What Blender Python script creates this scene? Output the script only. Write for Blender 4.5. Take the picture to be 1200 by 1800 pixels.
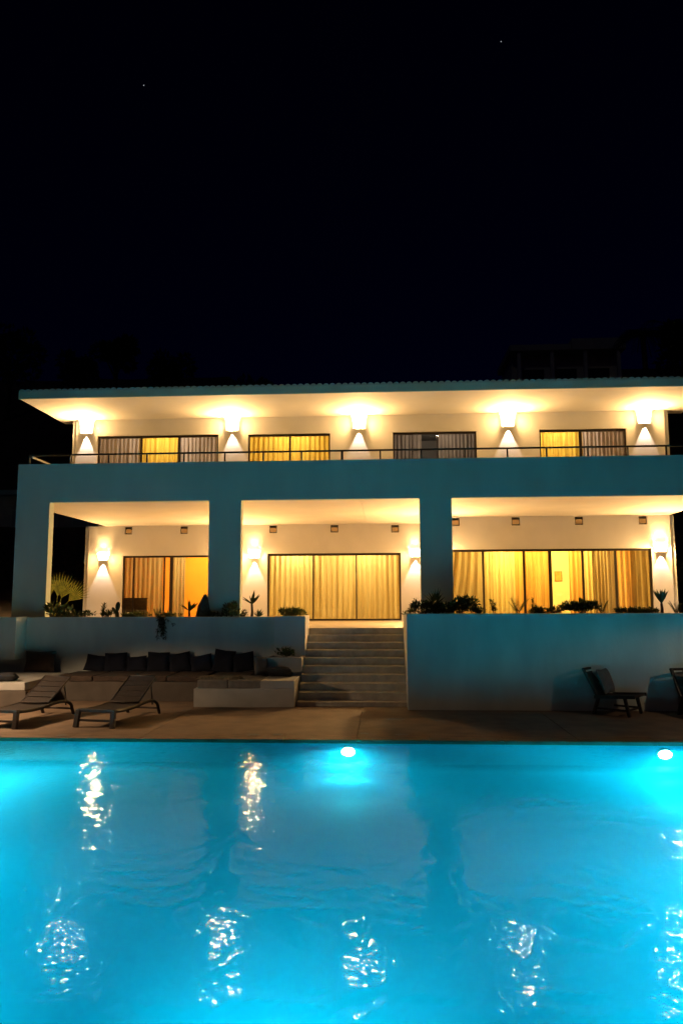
import bpy, math, random
from mathutils import Vector, Matrix
random.seed(7)
scene = bpy.context.scene
for o in list(bpy.data.objects):
    bpy.data.objects.remove(o)
C = scene.collection
R = math.radians

# ------------------------------------------------------------------ camera
F, PITCH, YAW, ROLL, EYE = 1310.0, 0.1171, 0.0576, -0.0037, 2.5303   # focal length in photo pixels (1200 x 1800)
cy, sy, cp, sp, cr, sr = (math.cos(YAW), math.sin(YAW), math.cos(PITCH), math.sin(PITCH), math.cos(ROLL), math.sin(ROLL))
def ray(x, y):
    r, u, d = (x-600)/F, (900-y)/F, 1.0
    r, u = cr*r - sr*u, sr*r + cr*u
    yy, zz = cp*d - sp*u, sp*d + cp*u
    return Vector((cy*r - sy*yy, sy*r + cy*yy, zz))
def PY(x, y, Y):                       # the point of a vertical plane Y = const seen at a photo pixel
    v = ray(x, y); t = Y/v.y
    return Vector((v.x*t, Y, EYE + v.z*t))
def PZ(x, y, Z):                       # the point of a level plane seen at a photo pixel
    v = ray(x, y); t = (Z-EYE)/v.z
    return Vector((v.x*t, v.y*t, Z))
cam_data = bpy.data.cameras.new('camera')
cam = bpy.data.objects.new('camera', cam_data); C.objects.link(cam)
fw = ray(600, 900); rt = ray(600+F, 900) - fw; up = ray(600, 900-F) - fw
cam.matrix_world = Matrix(((rt.x, up.x, -fw.x, 0), (rt.y, up.y, -fw.y, 0), (rt.z, up.z, -fw.z, EYE), (0, 0, 0, 1)))
cam_data.sensor_fit = 'VERTICAL'; cam_data.sensor_height = 36.0; cam_data.sensor_width = 24.0
cam_data.lens = F/1800*36
cam_data.clip_end = 3000
scene.camera = cam

# ------------------------------------------------------------------ night sky, moonlight, exposure
world = bpy.data.worlds.new('World'); scene.world = world; world.use_nodes = True
wn, wl = world.node_tree.nodes, world.node_tree.links
wn.clear()
wo = wn.new('ShaderNodeOutputWorld'); wb = wn.new('ShaderNodeBackground'); sky = wn.new('ShaderNodeTexSky')
sky.sky_type = 'NISHITA'; sky.sun_disc = False
sky.sun_elevation = R(28); sky.sun_rotation = R(200)
mul = wn.new('ShaderNodeMix'); mul.data_type = 'RGBA'; mul.blend_type = 'MULTIPLY'; mul.inputs[0].default_value = 1
mul.inputs[7].default_value = (0.05, 0.05, 0.75, 1)
wl.new(sky.outputs[0], mul.inputs[6]); wl.new(mul.outputs[2], wb.inputs[0]); wl.new(wb.outputs[0], wo.inputs[0])
wb.inputs[1].default_value = 0.0008
sun = bpy.data.lights.new('moon', 'SUN'); sun.energy = 0.008; sun.angle = R(0.5); sun.color = (1.0, 0.9, 0.75)
suno = bpy.data.objects.new('moon', sun); C.objects.link(suno)
suno.rotation_euler = (R(62), 0, R(-20))
scene.view_settings.view_transform = 'Standard'; scene.view_settings.look = 'None'
scene.view_settings.exposure = 0.0; scene.view_settings.gamma = 1.0
cyc = scene.cycles
cyc.use_denoising = True
cyc.max_bounces = 10; cyc.diffuse_bounces = 5; cyc.glossy_bounces = 4; cyc.transmission_bounces = 6; cyc.transparent_max_bounces = 14
cyc.sample_clamp_indirect = 4.0; cyc.caustics_reflective = False; cyc.caustics_refractive = False
cyc.use_light_tree = True
cyc.volume_bounces = 2

# ------------------------------------------------------------------ helpers
class MB:
    def __init__(s): s.v = []; s.f = []
    def box(s, x0, x1, y0, y1, z0, z1, M=None):
        b = len(s.v)
        for z in (z0, z1):
            for x, y in ((x0, y0), (x1, y0), (x1, y1), (x0, y1)):
                p = Vector((x, y, z)); s.v.append(M @ p if M else p)
        s.f += [tuple(b+i for i in q) for q in ((3,2,1,0), (4,5,6,7), (0,1,5,4), (1,2,6,5), (2,3,7,6), (3,0,4,7))]
        return s
    def quad(s, *p):
        b = len(s.v); s.v += [Vector(q) for q in p]; s.f.append(tuple(range(b, b+len(p)))); return s
    def bar(s, p, q, w, t, upv=(0, 0, 1)):
        p, q = Vector(p), Vector(q); d = q-p; L = d.length; d.normalize()
        a = d.cross(Vector(upv))
        if a.length < 1e-4: a = d.cross(Vector((0, 1, 0)))
        a.normalize(); c = a.cross(d)
        M = Matrix(((a.x, c.x, d.x, p.x), (a.y, c.y, d.y, p.y), (a.z, c.z, d.z, p.z), (0, 0, 0, 1)))
        return s.box(-w/2, w/2, -t/2, t/2, 0, L, M)
    def tube(s, pts, rad, n=8, cap=True):
        pts = [Vector(p) for p in pts]; b0 = len(s.v); m = len(pts)
        rads = rad if isinstance(rad, (list, tuple)) else [rad]*m
        prev = None
        for i, p in enumerate(pts):
            d = (pts[min(i+1, m-1)] - pts[max(i-1, 0)]).normalized()
            if prev is None:
                a = d.cross(Vector((0, 0, 1)))
                if a.length < 1e-3: a = d.cross(Vector((1, 0, 0)))
            else: a = prev - d*prev.dot(d)
            a.normalize(); prev = a; c = d.cross(a)
            for k in range(n):
                t = 2*math.pi*k/n
                s.v.append(p + (a*math.cos(t) + c*math.sin(t))*rads[i])
        for i in range(m-1):
            for k in range(n):
                s.f.append((b0+i*n+k, b0+i*n+(k+1) % n, b0+(i+1)*n+(k+1) % n, b0+(i+1)*n+k))
        if cap:
            s.f.append(tuple(b0+k for k in range(n-1, -1, -1))); s.f.append(tuple(b0+(m-1)*n+k for k in range(n)))
        return s
    def lathe(s, prof, n=20, a0=0, a1=2*math.pi, M=None):
        full = abs(a1-a0-2*math.pi) < 1e-4; b0 = len(s.v); m = n if full else n+1
        for r, z in prof:
            for k in range(m):
                t = a0 + (a1-a0)*k/n
                p = Vector((r*math.cos(t), r*math.sin(t), z)); s.v.append(M @ p if M else p)
        for i in range(len(prof)-1):
            for k in range(n):
                k2 = (k+1) % m
                s.f.append((b0+i*m+k, b0+i*m+k2, b0+(i+1)*m+k2, b0+(i+1)*m+k))
        return s
    def leaf(s, p, d, L, w, nrm, bend=0.15):
        d = d.normalized(); a = d.cross(nrm)
        if a.length < 1e-3: a = d.cross(Vector((1, 0.3, 0.2)))
        a.normalize(); n = a.cross(d)
        m = p + d*L*0.5 + n*bend*L*0.5; e = p + d*L - n*bend*L*0.4
        b = len(s.v); s.v += [p, m + a*w*0.5 - n*w*0.12, m - a*w*0.5 - n*w*0.12, e, m]
        s.f += [(b, b+1, b+4), (b, b+4, b+2), (b+4, b+1, b+3), (b+2, b+4, b+3)]
        return s
    def build(s, name, mat, parent=None, smooth=False, loc=None, bevel=0):
        me = bpy.data.meshes.new(name); me.from_pydata([tuple(p) for p in s.v], [], s.f); me.update()
        if smooth:
            me.shade_smooth()
        me.materials.append(mat)
        o = bpy.data.objects.new(name, me); C.objects.link(o)
        if parent is not None: o.parent = parent
        if loc is not None: o.location = loc
        if bevel:
            m = o.modifiers.new('bevel', 'BEVEL'); m.width = bevel; m.segments = 2; m.limit_method = 'ANGLE'
        return o
def tag(o, label, cat, group=None):
    o['label'] = label; o['category'] = cat
    if group: o['group'] = group
    return o
def struct(o, kind='structure'):
    o['kind'] = kind; return o
def thing(name, label, cat, loc=(0, 0, 0), rz=0, group=None):
    o = bpy.data.objects.new(name, None); C.objects.link(o); o.empty_display_size = 0.1
    o.location = loc; o.rotation_euler = (0, 0, rz)
    return tag(o, label, cat, group)
def copy_tree(root, **kw):
    r = root.copy(); C.objects.link(r)
    def rec(a, b):
        for ch in list(a.children):
            c = ch.copy(); C.objects.link(c); c.parent = b; rec(ch, c)
    rec(root, r)
    return r

# ------------------------------------------------------------------ materials
def new_mat(name):
    m = bpy.data.materials.new(name); m.use_nodes = True; m.node_tree.nodes.clear(); return m, m.node_tree.nodes, m.node_tree.links
def pmat(name, col, rough=0.7, var=0.12, scale=3.0, bump=0.0, bscale=60.0, metal=0.0, col2=None, stretch=(1, 1, 1), detail=6, spec=0.5):
    """Principled with noise-driven colour variation and fine relief."""
    m, n, l = new_mat(name)
    out = n.new('ShaderNodeOutputMaterial'); b = n.new('ShaderNodeBsdfPrincipled'); l.new(b.outputs[0], out.inputs[0])
    tc = n.new('ShaderNodeTexCoord'); mp = n.new('ShaderNodeMapping'); mp.inputs['Scale'].default_value = stretch
    l.new(tc.outputs['Object'], mp.inputs[0])
    nz = n.new('ShaderNodeTexNoise'); nz.inputs['Scale'].default_value = scale; nz.inputs['Detail'].default_value = detail
    l.new(mp.outputs[0], nz.inputs[0])
    rp = n.new('ShaderNodeValToRGB'); rp.color_ramp.elements[0].position = 0.3; rp.color_ramp.elements[1].position = 0.7
    c2 = col2 or tuple(max(0, c*(1-var*2)) for c in col)
    rp.color_ramp.elements[0].color = (*c2, 1); rp.color_ramp.elements[1].color = (*col, 1)
    l.new(nz.outputs[0], rp.inputs[0]); l.new(rp.outputs[0], b.inputs['Base Color'])
    b.inputs['Roughness'].default_value = rough; b.inputs['Metallic'].default_value = metal
    b.inputs['Specular IOR Level'].default_value = spec
    if bump:
        n2 = n.new('ShaderNodeTexNoise'); n2.inputs['Scale'].default_value = bscale; n2.inputs['Detail'].default_value = 4
        l.new(mp.outputs[0], n2.inputs[0])
        bp = n.new('ShaderNodeBump'); bp.inputs['Strength'].default_value = bump; bp.inputs['Distance'].default_value = 0.02
        l.new(n2.outputs[0], bp.inputs['Height']); l.new(bp.outputs[0], b.inputs['Normal'])
    return m
def emat(name, col, strength, base=(0.8, 0.8, 0.8)):
    m, n, l = new_mat(name)
    out = n.new('ShaderNodeOutputMaterial'); b = n.new('ShaderNodeBsdfPrincipled'); l.new(b.outputs[0], out.inputs[0])
    b.inputs['Base Color'].default_value = (*base, 1); b.inputs['Roughness'].default_value = 0.4
    b.inputs['Emission Color'].default_value = (*col, 1); b.inputs['Emission Strength'].default_value = strength
    return m
def cloth(name, col, trans=0.5, col2=None):
    m, n, l = new_mat(name)
    out = n.new('ShaderNodeOutputMaterial'); mx = n.new('ShaderNodeMixShader'); mx.inputs[0].default_value = trans
    d = n.new('ShaderNodeBsdfDiffuse'); t = n.new('ShaderNodeBsdfTranslucent')
    tc = n.new('ShaderNodeTexCoord'); mp = n.new('ShaderNodeMapping'); mp.inputs['Scale'].default_value = (11, 1, 0.5)
    nz = n.new('ShaderNodeTexNoise'); nz.inputs['Scale'].default_value = 1.0; nz.inputs['Detail'].default_value = 4
    l.new(tc.outputs['Object'], mp.inputs[0]); l.new(mp.outputs[0], nz.inputs[0])
    rp = n.new('ShaderNodeValToRGB'); rp.color_ramp.elements[0].position = 0.3; rp.color_ramp.elements[1].position = 0.7
    rp.color_ramp.elements[0].color = (*(col2 or tuple(c*0.62 for c in col)), 1); rp.color_ramp.elements[1].color = (*col, 1)
    l.new(nz.outputs[0], rp.inputs[0])
    for s_ in (d, t): l.new(rp.outputs[0], s_.inputs[0])
    l.new(d.outputs[0], mx.inputs[1]); l.new(t.outputs[0], mx.inputs[2]); l.new(mx.outputs[0], out.inputs[0])
    return m
def leafmat(name, col, col2):
    m, n, l = new_mat(name)
    out = n.new('ShaderNodeOutputMaterial'); mx = n.new('ShaderNodeMixShader'); mx.inputs[0].default_value = 0.25
    b = n.new('ShaderNodeBsdfPrincipled'); t = n.new('ShaderNodeBsdfTranslucent')
    b.inputs['Roughness'].default_value = 0.45
    tc = n.new('ShaderNodeTexCoord'); nz = n.new('ShaderNodeTexNoise'); nz.inputs['Scale'].default_value = 9.0
    l.new(tc.outputs['Object'], nz.inputs[0])
    rp = n.new('ShaderNodeValToRGB'); rp.color_ramp.elements[0].position = 0.35; rp.color_ramp.elements[1].position = 0.65
    rp.color_ramp.elements[0].color = (*col2, 1); rp.color_ramp.elements[1].color = (*col, 1)
    l.new(nz.outputs[0], rp.inputs[0]); l.new(rp.outputs[0], b.inputs['Base Color']); l.new(rp.outputs[0], t.inputs[0])
    l.new(b.outputs[0], mx.inputs[1]); l.new(t.outputs[0], mx.inputs[2]); l.new(mx.outputs[0], out.inputs[0])
    return m
def glassmat(name, tint=(0.93, 0.95, 0.94), rough=0.0, ior=1.45):
    m, n, l = new_mat(name)
    out = n.new('ShaderNodeOutputMaterial'); mx = n.new('ShaderNodeMixShader')
    t = n.new('ShaderNodeBsdfTransparent'); t.inputs[0].default_value = (*tint, 1)
    g = n.new('ShaderNodeBsdfGlossy'); g.inputs['Roughness'].default_value = rough
    fr = n.new('ShaderNodeFresnel'); fr.inputs[0].default_value = ior
    l.new(fr.outputs[0], mx.inputs[0]); l.new(t.outputs[0], mx.inputs[1]); l.new(g.outputs[0], mx.inputs[2]); l.new(mx.outputs[0], out.inputs[0])
    return m
def watermat():
    """Pool water: Fresnel reflection of a rippled surface over clear, faintly blue water."""
    m, n, l = new_mat('pool_water')
    out = n.new('ShaderNodeOutputMaterial'); mx = n.new('ShaderNodeMixShader')
    t = n.new('ShaderNodeBsdfTransparent'); t.inputs[0].default_value = (0.8, 0.97, 1.0, 1)
    g = n.new('ShaderNodeBsdfGlossy'); g.inputs['Roughness'].default_value = 0.036
    fr = n.new('ShaderNodeFresnel'); fr.inputs[0].default_value = 1.06
    tc = n.new('ShaderNodeTexCoord')
    def noise(scale, stretch, detail=3, dist=0.0, rough=0.5):
        mp = n.new('ShaderNodeMapping'); mp.inputs['Scale'].default_value = stretch
        l.new(tc.outputs['Object'], mp.inputs[0])
        z = n.new('ShaderNodeTexNoise'); z.inputs['Scale'].default_value = scale; z.inputs['Detail'].default_value = detail
        z.inputs['Distortion'].default_value = dist; z.inputs['Roughness'].default_value = rough
        l.new(mp.outputs[0], z.inputs[0]); return z.outputs[0]
    def math_(op, a, b=None, **k):
        q = n.new('ShaderNodeMath'); q.operation = op
        for i, x in enumerate((a, b)):
            if x is None: continue
            if isinstance(x, (int, float)): q.inputs[i].default_value = x
            else: l.new(x, q.inputs[i])
        return q.outputs[0]
    small = noise(12.5, (1.1, 0.8, 1), 1.5, 0.4)
    mid = noise(4.6, (1.0, 0.75, 1), 1.5, 0.3)
    big = noise(0.35, (1, 1.2, 1), 1.0)
    patch = noise(0.55, (1, 0.8, 1), 2.0)                      # calmer and livelier patches
    amp = n.new('ShaderNodeMapRange'); amp.inputs[1].default_value = 0.32; amp.inputs[2].default_value = 0.72
    amp.inputs[3].default_value = 0.35; amp.inputs[4].default_value = 1.25
    l.new(patch, amp.inputs[0])
    h = math_('ADD', math_('MULTIPLY', math_('MULTIPLY', small, amp.outputs[0]), WAVE_S), math_('ADD', math_('MULTIPLY', mid, WAVE_M), math_('MULTIPLY', big, WAVE_B)))
    bp = n.new('ShaderNodeBump'); bp.inputs['Strength'].default_value = 1.0; bp.inputs['Distance'].default_value = 1.0
    l.new(h, bp.inputs['Height'])
    l.new(bp.outputs[0], g.inputs['Normal']); l.new(bp.outputs[0], fr.inputs['Normal'])
    l.new(fr.outputs[0], mx.inputs[0]); l.new(t.outputs[0], mx.inputs[1]); l.new(g.outputs[0], mx.inputs[2]); l.new(mx.outputs[0], out.inputs[0])
    vs = n.new('ShaderNodeVolumePrincipled'); vs.inputs['Color'].default_value = (0.05, 0.80, 0.97, 1); vs.inputs['Density'].default_value = WDENS
    l.new(vs.outputs[0], out.inputs['Volume'])
    return m
WDENS = 0.38
WAVE_S, WAVE_M, WAVE_B = 0.0045, 0.0100, 0.03

M_PLASTER = pmat('white_plaster', (0.82, 0.80, 0.76), 0.85, 0.04, 1.3, 0.12, 45)
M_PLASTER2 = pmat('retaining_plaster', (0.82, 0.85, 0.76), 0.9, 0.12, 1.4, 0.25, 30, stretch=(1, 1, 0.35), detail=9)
M_CEIL = pmat('ceiling_plaster', (0.82, 0.79, 0.72), 0.85, 0.05, 0.8, 0.08, 25)
M_VENT = pmat('vent_board', (0.72, 0.52, 0.30), 0.8, 0.1, 6)
M_FACADE = pmat('facade_paint', (0.76, 0.87, 0.74), 0.85, 0.08, 0.9, 0.2, 40, stretch=(1, 1, 0.3), detail=9)  # green cast of the pool light mixed into the white plaster colour
M_EAVE = pmat('eave_paint', (0.34, 0.58, 0.53), 0.7, 0.07, 2.0)  # teal of the pool light put into the whitish eave colour
M_FASCIA = pmat('fascia_paint', (0.54, 0.60, 0.52), 0.6, 0.08, 2.0)
M_TILE = pmat('roof_tile_clay', (0.36, 0.50, 0.47), 0.8, 0.1, 4.0, 0.15, 40)  # tinted like the eave, pool light put into the tile colour
M_FRAME = pmat('dark_bronze_metal', (0.035, 0.025, 0.02), 0.4, 0.1, 5, metal=0.3)
M_RAIL = pmat('black_metal', (0.02, 0.02, 0.02), 0.45, 0.1, 5, metal=0.3)
M_RAILW = pmat('pale_metal', (0.55, 0.52, 0.48), 0.4, 0.1, 5)
M_STONE = pmat('step_stone', (0.72, 0.68, 0.61), 0.85, 0.15, 5, 0.25, 50)
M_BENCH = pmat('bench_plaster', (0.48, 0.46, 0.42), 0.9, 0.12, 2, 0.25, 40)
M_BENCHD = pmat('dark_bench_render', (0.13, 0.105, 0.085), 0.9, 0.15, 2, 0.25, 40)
M_DECK = pmat('deck_stone', (0.31, 0.205, 0.13), 0.75, 0.18, 2.2, 0.3, 45)
M_COPING = pmat('coping_stone', (0.32, 0.205, 0.125), 0.7, 0.25, 6, 0.35, 40, stretch=(0.4, 1.5, 1))
M_SOIL = pmat('soil', (0.06, 0.042, 0.03), 0.95, 0.3, 8, 0.6, 38)
M_EARTH = pmat('dry_earth', (0.13, 0.10, 0.06), 0.95, 0.25, 0.8, 0.5, 12)
M_POOL = pmat('pool_plaster', (0.04, 0.72, 0.86), 0.7, 0.05, 0.5)
M_GLASS = glassmat('window_glass')
M_WATER = watermat()
M_SHEER = cloth('sheer_curtain', (0.86, 0.76, 0.52), 0.62, (0.66, 0.54, 0.31))
M_OCHRE = cloth('ochre_curtain', (0.72, 0.72, 0.56), 0.40, (0.52, 0.50, 0.36))
M_ORANGE = cloth('orange_curtain', (0.85, 0.60, 0.28), 0.6, (0.62, 0.36, 0.12))
M_BEIGE = cloth('lined_beige_curtain', (0.74, 0.62, 0.46), 0.42, (0.46, 0.36, 0.24))
M_MAUVE = cloth('grey_curtain', (0.62, 0.52, 0.48), 0.5, (0.36, 0.30, 0.27))
M_GOLD = cloth('gold_curtain', (0.85, 0.62, 0.12), 0.62, (0.60, 0.38, 0.05))
M_ROOM = pmat('room_paint', (0.80, 0.70, 0.50), 0.9, 0.04, 1)
M_ROOMO = pmat('room_ochre_paint', (0.88, 0.50, 0.08), 0.9, 0.05, 1)
M_ROOMD = pmat('unlit_room_paint', (0.10, 0.09, 0.085), 0.9, 0.05, 1)  # darkness of the unlit room put into its wall colour
M_WOOD = pmat('dark_wood', (0.05, 0.03, 0.02), 0.5, 0.25, 6, 0.1, 30, stretch=(1, 1, 8))
M_SLING = pmat('brown_sling', (0.045, 0.03, 0.022), 0.8, 0.2, 30, 0.2, 120)
M_CANVAS = pmat('brown_canvas', (0.20, 0.165, 0.13), 0.85, 0.15, 20, 0.2, 100)
M_NAVY = pmat('navy_fabric', (0.012, 0.015, 0.032), 0.95, 0.25, 6, 0.3, 60)
M_GREYF = pmat('grey_fabric', (0.20, 0.18, 0.16), 0.95, 0.15, 8, 0.3, 80)
M_DARKF = pmat('dark_fabric', (0.03, 0.028, 0.03), 0.95, 0.2, 8, 0.3, 60)
M_THROW = pmat('striped_throw', (0.22, 0.18, 0.12), 0.95, 0.4, 14, 0.4, 50, stretch=(6, 1, 1))
M_BROWNF = pmat('brown_fabric', (0.085, 0.055, 0.04), 0.9, 0.2, 8, 0.3, 60)
M_POT = pmat('terracotta', (0.13, 0.07, 0.045), 0.8, 0.2, 6, 0.2, 40)
M_BARK = pmat('bark', (0.09, 0.065, 0.045), 0.95, 0.3, 12, 0.6, 40)
M_WICKER = pmat('wicker', (0.24, 0.15, 0.07), 0.8, 0.3, 40, 0.5, 150)
L_DARK = leafmat('dark_leaf', (0.045, 0.075, 0.02), (0.02, 0.035, 0.012))
L_MID = leafmat('mid_leaf', (0.075, 0.11, 0.025), (0.03, 0.05, 0.015))
L_YEL = leafmat('yellow_green_leaf', (0.14, 0.16, 0.03), (0.05, 0.075, 0.018))
L_PALM = leafmat('palm_leaf', (0.42, 0.44, 0.10), (0.22, 0.27, 0.06))
E_SHADE = emat('lit_lamp_glass', (1.0, 0.57, 0.21), 950.0)
E_SHADEL = emat('lit_lower_lamp_glass', (1.0, 0.55, 0.19), 1000.0)
E_SHADER = emat('lit_bright_lamp_glass', (1.0, 0.57, 0.21), 2600.0)
E_LENS = emat('lit_lens', (1.0, 0.70, 0.40), 6.0)
E_SIDE = emat('frosted_lamp_side', (1.0, 0.72, 0.42), 5.0)
E_RIM = emat('lamp_glass_rim', (1.0, 0.70, 0.36), 40.0)
E_POOL = emat('pool_lamp_lens', (0.72, 0.97, 1.0), 60.0)
E_CEIL = emat('lit_ceiling_lamp', (1.0, 0.70, 0.28), 12.0)
E_STAR = emat('star_glow', (0.85, 0.9, 1.0), 0.5)

# ------------------------------------------------------------------ main planes (metres; camera stands at X = Y = 0, deck at z = 0)
YF, YB, YC, YR = 21.2, 28.27, 26.19, 23.2          # pillars, recessed wall, upper / right wall, eave
ZC, ZP, ZS, ZT = 5.4006, 6.549, 9.106, 1.745       # verandah ceiling, parapet top, eave soffit, terrace
XL, XR = PY(33, 817, YF).x, 9.95                   # ends of the balcony frame
YPOOL, WATER = 13.9, -0.045

# ------------------------------------------------------------------ ground, pool, deck
PX0, PX1, PY0, PDEEP = -9.6, 8.0, 2.6, -1.45
g = MB()
G = 600
for (x0, x1, y0, y1) in ((-G, PX0-0.3, -G, G), (PX1+0.3, G, -G, G), (PX0-0.3, PX1+0.3, -G, PY0-0.3), (PX0-0.3, PX1+0.3, YPOOL+0.3, G)):
    g.quad((x0, y0, -0.12), (x1, y0, -0.12), (x1, y1, -0.12), (x0, y1, -0.12))
struct(g.build('ground', M_EARTH))
b = MB()
prof = [(YPOOL, -0.06), (YPOOL, -0.40)] + [(YPOOL-0.25*math.sin(t*math.pi/10), -0.40-0.14*(1-math.cos(t*math.pi/10))) for t in range(1, 6)]
prof += [(12.0, -0.62), (10.5, -0.74), (9.0, -0.90), (7.5, -1.08), (6.0, -1.24), (4.5, -1.36), (3.1, -1.42)]
prof += [(3.1-0.5*math.sin(t*math.pi/10), -1.42+0.5*(1-math.cos(t*math.pi/10))) for t in range(1, 6)] + [(PY0, -0.06)]
m_ = len(prof)
for x in (PX0, -4.5, 0, 4.0, PX1):
    for (y, z) in prof: b.v.append(Vector((x, y, z)))
for i in range(4):
    for j in range(m_-1): b.f.append((i*m_+j, (i+1)*m_+j, (i+1)*m_+j+1, i*m_+j+1))
for k in (0, 4): b.f.append(tuple(k*m_+j for j in range(m_)) if k else tuple(k*m_+j for j in range(m_-1, -1, -1)))
struct(b.build('pool_basin', M_POOL, smooth=True))
w = MB().box(PX0-0.01, PX1+0.01, PY0-0.01, YPOOL+0.012, -1.6, WATER)
struct(w.build('pool_water', M_WATER))
deck = MB().box(-12.3, 12.8, YPOOL+0.02, 21.0, -0.3, -0.055).build('deck', M_DECK)
struct(deck)
joints = [-12.3, -8.55, -4.55, -0.55, 3.45, 7.45, 12.8]
for a, c in zip(joints, joints[1:]):
    MB().box(a+0.004, c-0.004, 14.412, 20.9, -0.05, 0).build('deck_slab', M_DECK, deck, bevel=0.004)
    k = 3
    for i in range(k):
        x0, x1 = a+(c-a)*i/k, a+(c-a)*(i+1)/k
        MB().box(x0+0.003, x1-0.003, YPOOL-0.03, 14.404, -0.06, 0.004 + random.uniform(0, 0.006)).build('coping_stone', M_COPING, deck, bevel=0.008)
near = MB().box(-12.3, 12.8, -6, PY0, -0.3, 0).build('near_deck', M_DECK); struct(near)
for x0, x1 in ((-12.3, PX0), (PX1, 12.8)):
    struct(MB().box(x0, x1, PY0+0.004, YPOOL-0.034, -0.3, 0).build('side_deck', M_DECK))

# ------------------------------------------------------------------ villa
villa = thing('villa', 'white two storey flat-fronted villa glowing with warm lamps behind the pool', 'house', (0, 0, 0))
def vb(name, x0, x1, y0, y1, z0, z1, mat=None, parent=None, bevel=0):
    return MB().box(x0, x1, y0, y1, z0, z1).build(name, mat or M_PLASTER, parent or villa, bevel=bevel)
PIL = [(33, 88), (368, 424), (737, 793)]
pil_x = [(XL, PY(88, 883, YF).x), (PY(368, 880, YF).x, PY(424, 878, YF).x), (PY(737, 878, YF).x, PY(793, 875, YF).x), (9.05, XR)]
for x0, x1 in pil_x:
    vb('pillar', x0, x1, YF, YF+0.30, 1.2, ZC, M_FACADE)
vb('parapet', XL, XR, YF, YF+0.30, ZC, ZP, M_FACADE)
vb('parapet', XL, XL+0.25, YF+0.30, YC, ZC+0.30, ZP-0.002)
XCR = PY(640, 900, 24.8).x
XE = PY(1176, 905, YC).x                            # right end of the walls
XW = PY(157, 925, YB).x                             # left end of the recessed wall
XU = PY(135, 742, YC).x                             # left end of the upper wall
vb('balcony_slab', XL, XE, YF+0.30, YB+0.3, ZC+0.02, ZC+0.28, M_PLASTER)
vb('balcony_floor', XL+0.252, XE, YF+0.302, YC-0.002, ZC+0.282, ZC+0.30, pmat('balcony_tile', (0.27, 0.24, 0.20), 0.7, 0.15, 3))
for a, c in ((XL, XCR-0.006), (XCR+0.006, XE)):
    vb('ceiling_panel', a, c, YF+0.30, YB, ZC, ZC+0.018, M_CEIL)
vb('terrace_floor', -11.6, 10.2, YF, YB+0.3, 1.2, ZT, M_STONE if False else pmat('terrace_stone', (0.42, 0.35, 0.26), 0.6, 0.1, 3, 0.1, 40))

def wall_with_openings(name, x0, x1, z0, z1, y, th, ops, mat=M_PLASTER):
    """one plastered wall, pierced by rectangular openings (x0, x1, z0, z1); columns split at opening edges"""
    xs = sorted({x0, x1, *[o[0] for o in ops], *[o[1] for o in ops]})
    zs = sorted({z0, z1, *[o[2] for o in ops], *[o[3] for o in ops]})
    idx = {}; mb = MB()
    def V(i, j, k):
        if (i, j, k) not in idx:
            idx[(i, j, k)] = len(mb.v); mb.v.append(Vector((xs[i], y if k == 0 else y+th, zs[j])))
        return idx[(i, j, k)]
    def solid(i, j):
        if i < 0 or j < 0 or i >= len(xs)-1 or j >= len(zs)-1: return False
        cx, cz = (xs[i]+xs[i+1])/2, (zs[j]+zs[j+1])/2
        return not any(o[0] < cx < o[1] and o[2] < cz < o[3] for o in ops)
    for i in range(len(xs)-1):
        for j in range(len(zs)-1):
            if not solid(i, j): continue
            mb.f.append((V(i, j, 0), V(i+1, j, 0), V(i+1, j+1, 0), V(i, j+1, 0)))
            mb.f.append((V(i, j+1, 1), V(i+1, j+1, 1), V(i+1, j, 1), V(i, j, 1)))
            if not solid(i-1, j): mb.f.append((V(i, j, 1), V(i, j, 0), V(i, j+1, 0), V(i, j+1, 1)))
            if not solid(i+1, j): mb.f.append((V(i+1, j, 0), V(i+1, j, 1), V(i+1, j+1, 1), V(i+1, j+1, 0)))
            if not solid(i, j-1): mb.f.append((V(i, j, 1), V(i+1, j, 1), V(i+1, j, 0), V(i, j, 0)))
            if not solid(i, j+1): mb.f.append((V(i, j+1, 0), V(i+1, j+1, 0), V(i+1, j+1, 1), V(i, j+1, 1)))
    return mb.build(name, mat, villa)
def opening(px0, py0, px1, Y, z0):
    a, c = PY(px0, py0, Y), PY(px1, py0, Y)
    return (a.x, c.x, z0, a.z)
D1 = opening(216, 977, 392, YB, ZT); D2 = opening(470, 973, 704, YB, ZT)
D1 = (D1[0], D1[1], ZT, 4.245); D2 = (D2[0], D2[1], ZT, 4.290)
x3a, x3b = PY(778, 965, YC).x, PY(1144, 963, YC).x
D3 = (x3a, x3b, ZT, 4.255)
ZF = 5.70
def up(px0, px1, py, ztop): return (PY(px0, py, YC).x, PY(px1, py, YC).x, ZF+0.02, ztop)
U1 = up(172, 384, 767, 8.50); U2 = up(436, 580, 765, 8.475); U3 = up(690, 837, 762, 8.47); U4 = up(947, 1100, 756, 8.475)
def vent(px, py, Y):
    p = PY(px, py, Y); return (p.x-0.145, p.x+0.145, p.z-0.15, p.z+0.135)
VB_ = [vent(*q, YB) for q in ((226, 932.5), (323.5, 931.5), (480, 930), (587.5, 929), (694, 929))]
VC_ = [vent(*q, YC) for q in ((800, 917), (906, 916), (1017, 915), (1129, 914))]
XBUMP = 1.52
wall_with_openings('recessed_wall', XW, XBUMP, ZT, ZC-0.003, YB, 0.25, [D1, D2]+VB_)
wall_with_openings('forward_wall', XBUMP, XE, ZT, ZC-0.003, YC, 0.25, [D3]+VC_)
vb('return_wall', XBUMP, XBUMP+0.22, YC+0.25, YB-0.003, ZT, ZC-0.003)
wall_with_openings('upper_wall', XU, XE, ZC+0.28, ZS-0.003, YC, 0.25, [U1, U2, U3, U4])
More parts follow.
